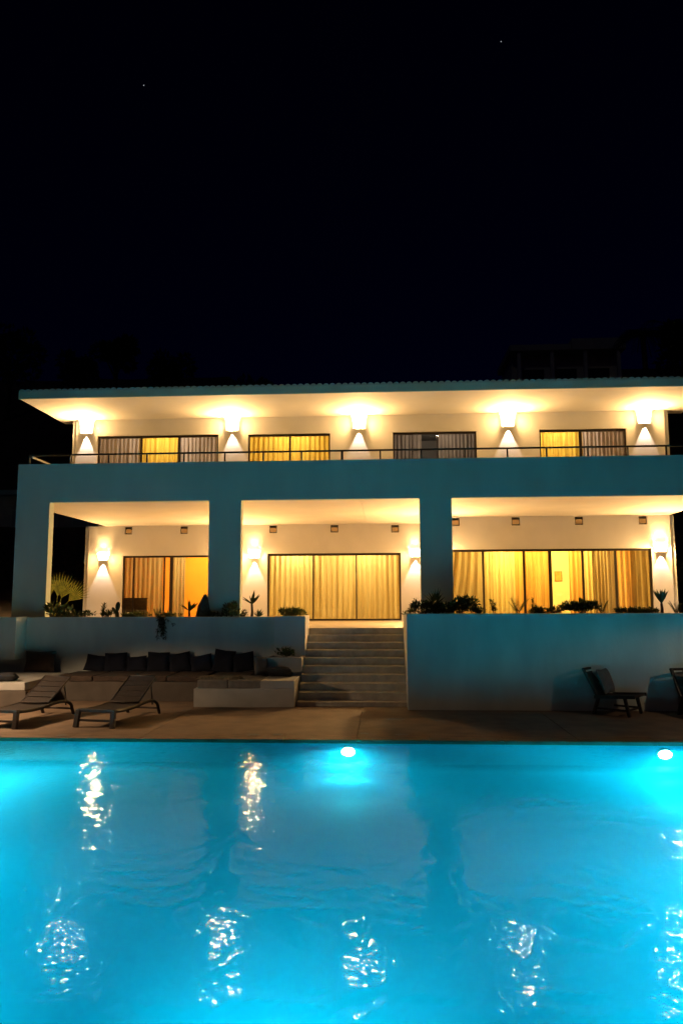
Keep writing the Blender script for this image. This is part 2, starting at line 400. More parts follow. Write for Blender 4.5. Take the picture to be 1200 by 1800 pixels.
# side and back walls that close the building
vb('side_wall', XW, XW+0.25, YB+0.25, 33.5, 0, ZC-0.003); vb('side_wall', XE-0.25, XE, YC+0.25, 33.5, 0, ZC-0.003)
vb('side_wall', XU, XU+0.25, YC+0.25, 33.5, ZC+0.28, ZS); vb('side_wall', XE-0.25, XE, YC+0.25, 33.5, ZC+0.28, ZS)
vb('back_wall', XW+0.25, XE-0.25, 33.3, 33.5, 0, ZS-0.003)
vb('floor_slab', XW+0.25, XE-0.25, YB+0.31, 33.3, ZC+0.02, ZC+0.27)
# slim corner strips beside the wall ends
vb('corner_strip', XW-0.15, XW-0.03, YB+0.05, YB+0.22, ZT, ZC-0.004); vb('corner_strip', XE+0.03, XE+0.15, YC+0.06, YC+0.24, ZT, ZC-0.004)
vb('corner_strip', XU-0.14, XU-0.03, YC+0.05, YC+0.22, ZC+0.28, ZS-0.004); vb('corner_strip', XE+0.03, XE+0.14, YC+0.05, YC+0.22, ZC+0.28, ZS-0.004)
# eaves and roof
XRL, XRR = PY(35, 701, YR).x, PZ(1188, 732, ZS).x
vb('soffit', XRL, XRR, YR, 26.75, ZS, ZS+0.04, M_CEIL)
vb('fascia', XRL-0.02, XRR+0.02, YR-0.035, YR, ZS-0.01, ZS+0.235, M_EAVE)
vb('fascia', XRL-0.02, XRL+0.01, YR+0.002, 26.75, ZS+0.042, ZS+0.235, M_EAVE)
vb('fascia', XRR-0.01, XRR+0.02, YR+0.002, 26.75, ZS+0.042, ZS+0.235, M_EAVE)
slope = math.tan(R(11)); RL = 6.2
roof = MB()
zr0 = ZS+0.20
for (y0, z0), (y1, z1) in (((YR-0.03, zr0), (YR+RL, zr0+slope*RL)), ((YR+RL, zr0+slope*RL), (34.2, zr0+slope*RL-0.6))):
    roof.quad((XRL, y0, z0), (XRR, y0, z0), (XRR, y1, z1), (XRL, y1, z1))
roof.quad((XRL, YR+0.01, ZS+0.05), (XRL, 26.74, ZS+0.05), (XRL, 26.74, zr0+slope*3.5), (XRL, YR+0.01, zr0))
roof = roof.build('roof', M_TILE, villa)
PITCHT = 0.2035
nt = int((XRR-XRL)/PITCHT)
tile_me = None
for i in range(nt):
    if tile_me is None:
        mb = MB(); n = 8; rr = PITCHT*0.5
        for (y, z) in ((0, 0), (RL, slope*RL)):
            for k in range(n+1):
                t = math.pi*k/n; mb.v.append(Vector((rr*math.cos(t), y, z + 0.085*math.sin(t))))
        for k in range(n): mb.f.append((k, k+1, n+1+k+1, n+1+k))
        mb.f.append(tuple(range(n, -1, -1)))
        t0 = mb.build('roof_tile', M_TILE, roof); tile_me = t0.data; t0.location = (XRL+PITCHT*(i+0.5), YR-0.07, zr0+0.022)
    else:
        t = bpy.data.objects.new('roof_tile', tile_me); C.objects.link(t); t.parent = roof
        t.location = (XRL+PITCHT*(i+0.5), YR-0.07+random.uniform(-0.012, 0.012), zr0+0.022+random.uniform(-0.005, 0.005))

# doors and vents
def sliding_door(op, Y, stiles, thick=0.055, glassed=True):
    x0, x1, z0, z1 = op; e = 0.004; yb = Y+0.07; ye = Y+0.17; t = thick
    mb = MB()
    mb.box(x0+e, x0+t, yb, ye, z0+e, z1-e).box(x1-t, x1-e, yb, ye, z0+e, z1-e).box(x0+t, x1-t, yb, ye, z1-t-0.02, z1-e).box(x0+t, x1-t, yb, ye, z0+e, z0+t)
    d = mb.build('sliding_door', M_FRAME, villa)
    xs = [x0+t] + [s[0] for s in stiles] + [x1-t]
    for sx, sw in stiles:
        MB().box(sx-sw/2, sx+sw/2, yb+0.015, ye-0.015, z0+t+0.001, z1-t-0.021).build('stile', M_FRAME, d)
    ws = [0]+[s[1]/2 for s in stiles]+[0]
    for i in range(len(xs)-1):
        a, c = xs[i]+ws[i]+0.003, xs[i+1]-ws[i+1]-0.003
        MB().box(a, c, yb+0.045, yb+0.053, z0+t+0.002, z1-t-0.022).build('pane', M_GLASS, d)
    return d
def X(px, py, Y): return PY(px, py, Y).x
sliding_door(D1, YB, [(X(233, 1030, YB), 0.05), (X(287, 1030, YB), 0.06), (X(299.5, 1030, YB), 0.12)])
sliding_door(D2, YB, [(X(550, 1030, YB), 0.05), (X(626, 1030, YB), 0.05)], 0.07)
sliding_door(D3, YC, [(X(850, 1020, YC), 0.07), (X(922, 1020, YC), 0.075), (X(968, 1020, YC), 0.11), (X(1026, 1020, YC), 0.075), (X(1084, 1020, YC), 0.075)], 0.06)
sliding_door(U1, YC, [(X(247, 790, YC), 0.07), (X(314, 790, YC), 0.07)])
sliding_door(U2, YC, [(X(509, 790, YC), 0.07)])
sliding_door(U3, YC, [(X(724, 790, YC), 0.03), (X(769, 790, YC), 0.05)])
sliding_door(U4, YC, [(X(1021, 790, YC), 0.09)])
for ops, Y in ((VB_, YB), (VC_, YC)):
    for (x0, x1, z0, z1) in ops:
        v_ = MB().box(x0+0.004, x0+0.03, Y+0.09, Y+0.2, z0+0.004, z1-0.004).box(x1-0.03, x1-0.004, Y+0.09, Y+0.2, z0+0.004, z1-0.004)
        v_.box(x0+0.03, x1-0.03, Y+0.09, Y+0.2, z1-0.03, z1-0.004).box(x0+0.03, x1-0.03, Y+0.09, Y+0.2, z0+0.004, z0+0.03)
        v_ = v_.build('vent', M_FRAME, villa)
        MB().box(x0+0.032, x1-0.032, Y+0.045, Y+0.065, z0+0.045, z1-0.085).build('vent_cover', M_VENT, v_)

# rooms behind the glass
def room(x0, x1, y0, y1, z0, z1, mat):
    t = 0.03; mb = MB()
    mb.box(x0, x1, y1-t, y1, z0, z1).box(x0, x0+t, y0, y1-t, z0, z1).box(x1-t, x1, y0, y1-t, z0, z1)
    mb.box(x0+t, x1-t, y0, y1-t, z0, z0+t).box(x0+t, x1-t, y0, y1-t, z1-t, z1)
    return mb.build('interior_room', mat, villa)
XM1 = X(420, 1000, YB)
room(XW+0.26, XM1, YB+0.255, YB+4.2, ZT-0.03, 5.0, M_ROOMO)
room(XM1+0.02, XBUMP-0.02, YB+0.255, YB+4.2, ZT-0.03, 5.0, M_ROOM)
room(XBUMP+0.24, XE-0.27, YC+0.255, YC+4.4, ZT-0.03, 5.0, M_ROOM)
ub = [XU+0.26, X(408, 790, YC), X(631, 790, YC), X(892, 790, YC), XE-0.27]
for i in range(4):
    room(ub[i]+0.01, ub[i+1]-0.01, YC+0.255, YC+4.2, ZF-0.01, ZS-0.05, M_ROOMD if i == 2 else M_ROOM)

def lamp_light(kind, name, loc, power, col, parent=None, radius=0.05, **kw):
    L = bpy.data.lights.new(name, kind); L.energy = power; L.color = col
    L.shadow_soft_size = radius
    for k, v in kw.items(): setattr(L, k, v)
    o = bpy.data.objects.new(name, L); C.objects.link(o); o.location = loc
    if parent: o.parent = parent
    return o
def ceiling_lamp(x, y, z, power, col, label):
    t = thing('ceiling_lamp', label, 'lamp', (x, y, z), group='ceiling lamps inside the villa')
    MB().lathe([(0.0, 0.0), (0.10, 0.0), (0.12, -0.02), (0.12, -0.05), (0.085, -0.06)], 20).build('trim_ring', M_FASCIA, t, smooth=True)
    MB().lathe([(0.084, -0.058), (0.05, -0.075), (0.0, -0.08)], 20).build('diffuser', E_CEIL, t, smooth=True)
    lamp_light('POINT', 'lamp_light', (0, 0, -0.25), power, col, t, 0.10)
    return t
YELL = (1.0, 0.66, 0.22)
KR = 3.5
ceiling_lamp(X(340, 1000, YB), YB+2.0, 4.97, 120*KR, (1.0, 0.66, 0.22), 'ceiling lamp lighting the orange room on the lower left')
ceiling_lamp(X(515, 1000, YB), YB+0.95, 4.97, 75*KR, YELL, 'ceiling lamp behind the left half of the middle curtains')
ceiling_lamp(X(640, 1000, YB), YB+1.5, 4.97, 95*KR, YELL, 'ceiling lamp behind the right half of the middle curtains')
ceiling_lamp(X(890, 1000, YC), YC+1.6, 4.97, 150*KR, (1.0, 0.62, 0.13), 'ceiling lamp behind the bright yellow curtains on the lower right')
ceiling_lamp(X(1010, 1000, YC), YC+2.0, 4.97, 170*KR, (1.0, 0.62, 0.13), 'ceiling lamp lighting the room with the picture on the lower right')
ceiling_lamp(X(280, 790, YC), YC+1.6, ZS-0.09, 62*KR, (1.0, 0.78, 0.55), 'ceiling lamp behind the upper window nearest the left corner')
ceiling_lamp(X(509, 790, YC), YC+1.4, ZS-0.09, 62*KR, (1.0, 0.78, 0.55), 'ceiling lamp behind the upper window with two yellow curtains')
ceiling_lamp(X(985, 790, YC), YC+1.4, ZS-0.09, 62*KR, (1.0, 0.78, 0.55), 'ceiling lamp behind the upper window nearest the right corner')

ceiling_lamp(X(765, 790, YC), YC+1.9, ZS-0.09, 30*KR, (1.0, 0.78, 0.55), 'dim ceiling lamp behind the grey curtains of the third upper window')  # added lamp that glows through the grey curtains of the dark room

# curtains
def curtain(px0, px1, py, Y, z0, z1, mat, label, folds=9, amp=0.05, swoop=0.0, nx=None):
    x0, x1 = X(px0, py, Y), X(px1, py, Y); W = x1-x0
    nx = nx or max(24, int(folds*8)); nz = 10; mb = MB(); ph = random.uniform(0, 6)
    fr = [random.uniform(0.75, 1.3) for _ in range(3)]
    for j in range(nz+1):
        t = j/nz; z = z1 + (z0-z1)*t
        for i in range(nx+1):
            u = i/nx
            uu = u + 0.012*math.sin(u*9+ph+t*2.2)*t
            a = amp*(0.55+0.6*t)*(math.sin(2*math.pi*folds*uu+ph) + 0.45*math.sin(2*math.pi*folds*0.53*fr[0]*uu+ph*2+t) + 0.25*math.sin(2*math.pi*folds*2.1*uu+ph))
            x = x0 + W*uu
            if swoop: x -= swoop*W*(1-u)**0.0 * (t**2.0)*0.25*math.sin(math.pi*u)
            mb.v.append(Vector((x, a, z)))
    for j in range(nz):
        for i in range(nx):
            k = j*(nx+1)+i; mb.f.append((k, k+1, k+nx+2, k+nx+1))
    o = mb.build('curtain', mat, smooth=True, loc=(0, Y, 0))
    return tag(o, label, 'curtain', 'curtains hanging in the villa windows')
CB, CC = YB+0.36, YC+0.36
zb, zt = ZT+0.03, 4.60
curtain(214, 286, 1030, CB, zb, zt, M_OCHRE, 'ochre curtain at the left side of the lower left window', 9, 0.045)
curtain(300, 325, 1030, CB, zb, zt, M_OCHRE, 'narrow gathered curtain beside the open orange gap on the lower left', 4, 0.055)
curtain(468, 551, 1030, CB, zb, zt, M_SHEER, 'yellow curtain in the left pane of the middle door above the steps', 9, 0.05)
curtain(550, 627, 1030, CB, zb, zt, M_SHEER, 'yellow curtain in the centre pane of the middle door above the steps', 8, 0.05)
curtain(626, 708, 1030, CB, zb, zt, M_SHEER, 'yellow curtain in the right pane of the middle door above the steps', 9, 0.05)
curtain(770, 849, 1020, CC, zb, zt, M_BEIGE, 'beige swept-aside curtain next to the right pillar', 7, 0.06, 1.0)
curtain(851, 866, 1020, CC, zb, zt, M_SHEER, 'narrow pale yellow curtain strip right of the beige swept-aside curtain', 2, 0.04)
curtain(867, 905, 1020, CC+0.12, zb, zt, M_SHEER, 'brightest yellow curtain in the lower right window', 5, 0.045)
curtain(905, 921, 1020, CC+0.08, zb, zt, M_ORANGE, 'narrow orange curtain strip right of the brightest yellow curtain', 2, 0.04)
curtain(921, 968, 1020, CC, zb, zt, M_ORANGE, 'orange curtain left of the thick dark stile in the lower right window', 6, 0.04)
curtain(1000, 1026, 1020, CC, zb, zt, M_ORANGE, 'drawn orange curtain right of the framed picture', 3, 0.05)
curtain(1028, 1042, 1020, CC+0.1, zb, zt, M_SHEER, 'thin yellow curtain edge left of the brown gathered curtain', 2, 0.04)
curtain(1041, 1084, 1020, CC, zb, zt, M_BEIGE, 'brown gathered curtain with deep folds in the lower right window', 7, 0.055)
curtain(1084, 1112, 1020, CC+0.06, zb, zt, M_ORANGE, 'orange curtain in the last pane of the lower right window', 3, 0.05)
curtain(1109, 1148, 1020, CC, zb, zt, M_BEIGE, 'greyish beige curtain at the right end of the lower right window', 4, 0.05)
zu, zut = ZF+0.04, 8.85
curtain(168, 248, 790, CC, zu, zut, M_MAUVE, 'grey lined curtain in the left pane of the upper left window', 11, 0.045)
curtain(247, 314, 790, CC+0.04, zu, zut, M_GOLD, 'yellow curtain in the centre pane of the upper left window', 7, 0.045)
curtain(313, 388, 790, CC, zu, zut, M_MAUVE, 'grey lined curtain in the right pane of the upper left window', 11, 0.045)
curtain(432, 510, 790, CC, zu, zut, M_GOLD, 'yellow curtain in the left pane of the second upper window', 9, 0.045)
curtain(508, 584, 790, CC, zu, zut, M_GOLD, 'yellow curtain in the right pane of the second upper window', 9, 0.045)
curtain(686, 741, 790, CC, zu, zut, M_MAUVE, 'grey curtain left of the dark gap in the third upper window', 8, 0.05)
curtain(769, 841, 790, CC, zu, zut, M_MAUVE, 'grey curtain right of the dark gap in the third upper window', 11, 0.045)
curtain(942, 1023, 790, CC, zu, zut, M_GOLD, 'yellow curtain in the left pane of the upper right window', 9, 0.045)
curtain(1020, 1104, 790, CC, zu, zut, M_MAUVE, 'grey lined curtain in the right pane of the upper right window', 12, 0.045)

# furniture glimpsed through the lower windows
p = PY(981, 1013, YC+4.3)
t = thing('framed_picture', 'small orange framed picture on the yellow wall in the lower right room', 'picture', (p.x, YC+4.36, p.z))
MB().box(-0.15, 0.15, -0.03, 0, -0.20, 0.20).build('picture_frame', M_WOOD if False else M_WICKER, t)
MB().box(-0.125, 0.125, -0.036, -0.031, -0.175, 0.175).build('canvas', pmat('orange_canvas', (0.70, 0.36, 0.10), 0.8, 0.15, 8), t)
x0, x1 = X(219, 1060, YB+0.35), X(259, 1060, YB+0.35)
t = thing('cabinet', 'low wicker cabinet just inside the lower left window', 'cabinet', ((x0+x1)/2, YB+0.30, ZT))
h_ = PY(240, 1051, YB+0.3).z - ZT; w_ = (x1-x0)/2
MB().box(-w_, w_, -0.06, 0.06, 0, h_-0.04).build('carcass', M_WICKER, t); MB().box(-w_-0.01, w_+0.01, -0.065, 0.065, h_-0.04, h_).build('cabinet_top', M_WOOD, t)

# ------------------------------------------------------------------ wall lamps
UPC, DNC = (1.0, 0.58, 0.22), (1.0, 0.74, 0.56)
def sconce(x, Y, z, label, group, wt, wb_, h, pu, pd, up_ang, dn_ang, tilt=0):
    rnd = random.Random(int(x*37+z*11)); pu *= rnd.uniform(0.7, 1.3); pd *= rnd.uniform(0.75, 1.3); dn_ang *= rnd.uniform(0.92, 1.1)
    t = thing('wall_lamp', label, 'wall lamp', (x, Y, z), group=group)
    MB().box(-wb_*0.42, wb_*0.42, -0.015, 0, -h*0.45, h*0.30).build('back_plate', M_FASCIA, t)
    # half-round flared shade, open at the top, with a closing cap at the foot
    prof = [(wb_/2, -h/2), (wb_/2*1.04, -h*0.2), (wb_/2*1.15, h*0.12), (wb_/2*1.3+wt*0.04, h*0.32), (wt/2, h/2)]; Mt = Matrix.Translation((0, -0.017, 0))
    pc = prof[:3] if z > 6 else prof[:4]
    MB().lathe(pc, 16, R(222), R(318), Mt).build('shade', E_SHADE if z > 6 else (E_SHADER if Y == YC else E_SHADEL), t, smooth=True)
    MB().lathe(prof[len(pc)-1:], 16, R(222), R(318), Mt).build('shade_rim', E_RIM, t, smooth=True)
    for a0, a1 in ((180, 222), (318, 360)): MB().lathe(prof, 6, R(a0), R(a1), Mt).build('shade_side', E_SIDE, t, smooth=True)
    MB().lathe([(0.001, -h/2-0.012), (wb_/2+0.003, -h/2-0.012), (wb_/2+0.003, -h/2-0.001), (0.001, -h/2-0.001)], 20, math.pi, 2*math.pi,
               Matrix.Translation((0, -0.017, 0))).build('foot_cap', M_CEIL, t)
    MB().lathe([(0.001, h*0.485), (wt*0.475, h*0.485)], 20, math.pi, 2*math.pi, Matrix.Translation((0, -0.02, 0))).build('lens', E_LENS, t)
    u = lamp_light('SPOT', 'uplight', (0, -0.13, h*0.5+0.02), pu, UPC, t, 0.05, spot_size=R(up_ang), spot_blend=0.7)
    u.rotation_euler = (math.pi - R(tilt), 0, 0)
    d = lamp_light('SPOT', 'downlight', (0, -0.075, -h*0.5-0.03), pd, DNC, t, 0.015, spot_size=R(dn_ang), spot_blend=rnd.uniform(0.2, 0.4))
    d.rotation_euler = (R(rnd.uniform(-2, 1)), R(rnd.uniform(-3, 3)), 0)
    return t
KU, KD, KL, KLD = 12, 170, 70, 210
UL = ['leftmost upper wall lamp beside the left house corner', 'upper wall lamp between the left and the second upper windows',
      'upper wall lamp in the middle between the second and third windows', 'upper wall lamp between the third and right upper windows',
      'rightmost upper wall lamp beside the right house corner']
for (px, py), lb in zip(((153, 747.5), (408.5, 743), (631, 739), (892, 735), (1131, 729)), UL):
    p = PY(px, py, YC); sconce(p.x, YC, p.z, lb, 'upper storey wall lamps', 0.60, 0.38, 0.56, KU, KD, 120, 56, 20)
LL = ['lower wall lamp behind the middle pillar, right of the lower left window', 'lower wall lamp behind the right pillar, left of the wide lower right window', 'lower wall lamp left of the lower left window', 'lower wall lamp left of the middle curtained door', 'lower wall lamp half hidden by the right pillar', 'lower wall lamp right of the wide lower right window']
for i, ((px, py, Y), lb) in enumerate(zip(((404, 975, YB), (764, 966, YC), (182, 978, YB), (447, 974, YB), (729, 972, YB), (1160, 962, YC)), LL)):
    p = PY(px, py, Y); sconce(p.x, Y, p.z, lb, 'lower storey wall lamps', 0.38, 0.32, 0.27, KL, KLD, 84, 54, 2)

# ------------------------------------------------------------------ balcony railing
zr = 2.5303 + (6.748-2.5303)*1.02913
posts = [53, 124, 192, 259, 324, 395.5, 463, 530, 601, 668, 740, 816.5, 891, 960, 1032, 1102.5, 1170]
px_ = [X(q, 797, YF+0.15) for q in posts] + [9.3]
rail = thing('balcony_railing', 'thin black metal railing along the balcony parapet', 'railing', (0, YF+0.15, ZP))
MB().box(px_[0]-0.03, px_[-1]+0.5, -0.025, 0.025, zr-ZP-0.05, zr-ZP).build('top_rail', M_RAIL, rail, bevel=0.004)
for i, q in enumerate(px_):
    wq = 0.035 if i in (8,) else 0.022
    MB().box(q-wq, q+wq, -0.022, 0.022, 0, zr-ZP-0.051).build('post', M_RAIL, rail)
MB().box(px_[0]+0.045, px_[0]+0.085, 0.03, 4.4, zr-ZP-0.10, zr-ZP-0.055).build('side_rail', M_RAILW, rail)
for k in (1.5, 3.0): MB().box(px_[0]+0.045, px_[0]+0.085, k, k+0.04, 0, zr-ZP-0.101).build('post', M_RAIL, rail)

# ------------------------------------------------------------------ steps, planters, bench
XS1, XS2 = -2.1416, 0.4956
steps = thing('garden_steps', 'broad flight of brown stone steps from the pool deck up to the terrace', 'steps', ((XS1+XS2)/2, 18.16, 0))
ns = 10
for k in range(ns):
    z = 0.11 + (ZT-0.002-0.11)*k/9; y0 = 18.16 + (21.11-18.16)*k/9 - 18.16
    y1 = y0 + 0.345 if k < 9 else 3.035
    hw = (XS2-XS1)/2
    st = MB().box(-hw+0.004, hw-0.004, y0, y1, max(0, z-0.30) if k else 0.002, z-0.03).build('step', M_STONE, steps)
    MB().box(-hw+0.004, hw-0.004, y0-0.018, y1-0.02 if k < 9 else y1, z-0.029, z).build('tread', pmat('tread_stone', (0.78, 0.72, 0.62), 0.75, 0.12, 5, 0.2, 50) if k == 0 else bpy.data.materials['tread_stone'], st, bevel=0.005)
ZW = PY(712, 1079, 17.63).z
rw = thing('retaining_wall', 'tall plain teal-lit retaining wall with planting right of the steps', 'wall', (XS2, 17.63, 0))
MB().box(0.0, 12.0, 0, 0.22, 0, ZW).build('front_face', M_PLASTER2, rw, bevel=0.008)
MB().box(0.0, 0.2, 0.222, 3.56, 0, ZW-0.002).build('side_face', M_PLASTER2, rw)
struct(MB().box(XS2+0.2, 12.4, 17.852, YF-0.002, 0, ZW-0.07).build('planting_soil', M_SOIL))
YRW = 20.5
ZLW = PY(250, 1084.5, YRW).z
XLB = X(28, 1120, YRW-0.02)
XTB0, XTB1 = X(482, 1110, 20.1), XS1
lw = thing('retaining_wall', 'shadowed grey retaining wall behind the navy bench cushions', 'wall', (0, YRW, 0))
MB().box(-12.5, XTB0-0.003, 0, 0.18, 0, ZLW).build('front_face', M_PLASTER2, lw, bevel=0.008)
struct(MB().box(-12.5, XTB0-0.01, YRW+0.182, YF-0.002, 0, ZLW-0.07).build('planting_soil', M_SOIL))
tb = thing('planter_block', 'tall square plaster planter at the left top of the steps', 'planter', ((XTB0+XTB1)/2, 20.1, 0))
hw = (XTB1-XTB0)/2
z2 = PY(510, 1083, 20.1).z
MB().box(-hw, hw, 0, 0.16, 0, z2).box(hw-0.14, hw, 0.16, 1.095, 0, z2).box(-hw, hw-0.14, 0.16, 1.095, 0, z2-0.06).build('planter_shell', M_PLASTER, tb, bevel=0.006)
# low planter in front of it, beside the steps
lp0, lp1 = X(468, 1170, 19.25), XS1
zlp = PY(500, 1156, 19.25).z
lp = thing('low_planter', 'low plaster planter with a small plant beside the steps', 'planter', ((lp0+lp1)/2, 19.25, 0))
hw2 = (lp1-lp0)/2
MB().box(-hw2, hw2, 0, 0.10, 0, zlp).box(hw2-0.08, hw2, 0.1, 0.84, 0, zlp-0.001).box(-hw2, -hw2+0.08, 0.1, 0.84, 0, zlp-0.001).build('planter_shell', M_BENCH, lp, bevel=0.006)
MB().box(-hw2+0.081, hw2-0.081, 0.101, 0.84, 0, zlp-0.05).build('planter_soil', M_SOIL, lp)
# cantilevered block at the far left
zb0 = PY(14, 1160, 19.9).z
lb_ = thing('planter_block', 'raised plaster planter block at the far left edge, lit warm underneath', 'planter', (X(28, 1120, 19.9)-1.5, 19.9, 0))
MB().box(-1.5, 1.5, 0, 0.59, zb0, PY(14, 1085, 19.9).z).build('planter_shell', M_PLASTER2, lb_, bevel=0.006)
MB().box(-1.5, 0.6, 0.1, 0.59, 0, zb0-0.002).build('plinth', M_PLASTER2, lb_)

ZB1, ZB2 = 0.43, 0.62
bench = thing('built_in_bench', 'long low built-in plaster bench around the sunken seating corner', 'bench', (-5.5, 19.0, 0))
def bb(name, x0, x1, y0, y1, z0, z1, mat=M_BENCH, bev=0.01):
    return MB().box(x0+5.5, x1+5.5, y0-19, y1-19, z0, z1).build(name, mat, bench, bevel=bev)
xa0 = PZ(340, 1243, 0).x; xa1 = XS1-0.03
bb('bench_base', xa0, xa1, 17.95, YRW-0.004, 0, ZB1)
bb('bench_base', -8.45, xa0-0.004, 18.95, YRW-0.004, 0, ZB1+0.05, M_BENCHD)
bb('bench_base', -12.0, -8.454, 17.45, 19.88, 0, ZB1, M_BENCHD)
xs_ = [X(346, 1203, 18), X(400, 1203, 18), X(458, 1203, 18)]
for i, (a, c) in enumerate(((xs_[0], xs_[1]), (xs_[1], xs_[2]))):
    bb('seat_slab', a+0.004, c-0.004, 18.02, 19.2, ZB1+0.002, ZB2, M_GREYF, 0.02)
bb('end_slab', xs_[2]+0.004, xa1, 17.953, 19.2, ZB1+0.002, ZB2, M_BENCH)
for i in range(4):
    a = -8.40 + i*0.955; bb('seat_slab', a, a+0.945, 18.93, 20.3, ZB1+0.053, ZB2, M_BROWNF, 0.03)
bb('seat_slab', xa0+0.06, XTB0-0.5, 19.21, 20.3, ZB1+0.002, ZB2-0.01, M_BROWNF, 0.03)
bb('seat_slab', -12.0, -8.47, 17.43, 19.86, ZB1+0.002, ZB2, M_BENCH, 0.02)

def pillow(name, loc, w_, h_, d_, rot, mat, label, group=None, cat='cushion'):
    mb = MB(); n = 10
    for s_ in (1, -1):
        b0 = len(mb.v)
        for j in range(n+1):
            for i in range(n+1):
                u, v = 2*i/n-1, 2*j/n-1
                e = max(0.0, (1-u**4)*(1-v**4))**0.5
                pin = 1 - 0.07*(1-abs(u))*abs(v) - 0.0; pin2 = 1 - 0.07*(1-abs(v))*abs(u)
                mb.v.append(Vector((u*w_/2*pin2, s_*d_/2*e*(1+0.12*math.sin(3*u+2*v+w_*9)), v*h_/2*pin)))
        for j in range(n):
            for i in range(n):
                k = b0+j*(n+1)+i; q = (k, k+1, k+n+2, k+n+1)
                mb.f.append(q if s_ < 0 else q[::-1])
    o = mb.build(name, mat, smooth=True, loc=loc); o.rotation_euler = rot
    return tag(o, label, cat, group)
cush = [(168, 'first navy back cushion from the left along the grey wall'), (203, 'second navy back cushion from the left along the grey wall'),
        (240, 'third navy back cushion from the left along the grey wall'), (278, 'fourth navy back cushion, above the back of the right sun lounger'),
        (316, 'fifth navy back cushion from the left along the grey wall'), (354, 'navy back cushion just left of the folded throws'),
        (393, 'navy back cushion behind the folded throws'), (428, 'rightmost navy back cushion leaning in the bench corner')]
for i, (px, lb) in enumerate(cush):
    hh = 0.46 + 0.07*math.sin(i*2.3) + i*0.012
    p = PY(px, 1165, 20.28)
    pillow('back_cushion', (p.x, 20.30, ZB2+hh*0.46), 0.60, hh, 0.18, (R(-14+random.uniform(-7, 5)), R(random.uniform(-11, 11)), R(random.uniform(-10, 10))), M_NAVY, lb, 'navy back cushions on the bench')
p = PY(72, 1170, 20.2)
pillow('back_cushion', (p.x, 20.15, ZB2+0.27), 0.82, 0.56, 0.2, (R(-12), 0, R(4)), M_BROWNF, 'brown square cushion propped at the left end of the grey wall')
p = PZ(10, 1190, ZB2+0.10)
pillow('throw_pillow', (p.x, p.y, ZB2+0.10), 0.55, 0.42, 0.20, (R(80), 0, R(10)), M_DARKF, 'dark pillow lying on the bench at the left picture edge')
p = PY(491, 1182, 18.9)
pillow('throw_pillow', (p.x, 18.93, ZB2+0.12), 0.66, 0.44, 0.20, (R(68), R(0), R(-4)), M_DARKF, 'dark pillow lying against the low planter beside the steps')
p = PY(459, 1172, 19.1)
pillow('throw_pillow', (p.x, 19.1, ZB2+0.24), 0.46, 0.50, 0.16, (R(-14), R(8), R(52)), M_GREYF, 'grey pillow standing upright against the low planter end')
def throw(px, wid, label, seed):
    rnd = random.Random(seed); p = PY(px, 1194, 18.35); mb = MB(); nx, ny = 22, 12
    mbv = []
    for lay in range(2):
        b0 = len(mb.v)
        for j in range(ny+1):
            for i in range(nx+1):
                u, v = i/nx-0.5, j/ny-0.5
                edge = max(0, 1-(abs(u)*2)**6)*max(0, 1-(abs(v)*2)**6)
                mb.v.append(Vector((u*wid + 0.02*math.sin(v*9+seed+lay), v*0.42+0.03*math.sin(u*8+seed), (0.035+lay*0.03+0.014*math.sin(u*17+seed*2+lay*2)*math.cos(v*11+seed))*edge + lay*0.004)))
        for j in range(ny):
            for i in range(nx):
                k = b0+j*(nx+1)+i; mb.f.append((k, k+1, k+nx+2, k+nx+1))
    o = mb.build('folded_throw', M_THROW, smooth=True, loc=(p.x, 18.4, ZB2+0.004)); return tag(o, label, 'blanket', 'folded throws on the bench')
throw(371, 0.66, 'larger crumpled striped throw on the front of the bench', 1); throw(408, 0.44, 'smaller crumpled throw to the right of the larger one', 5)

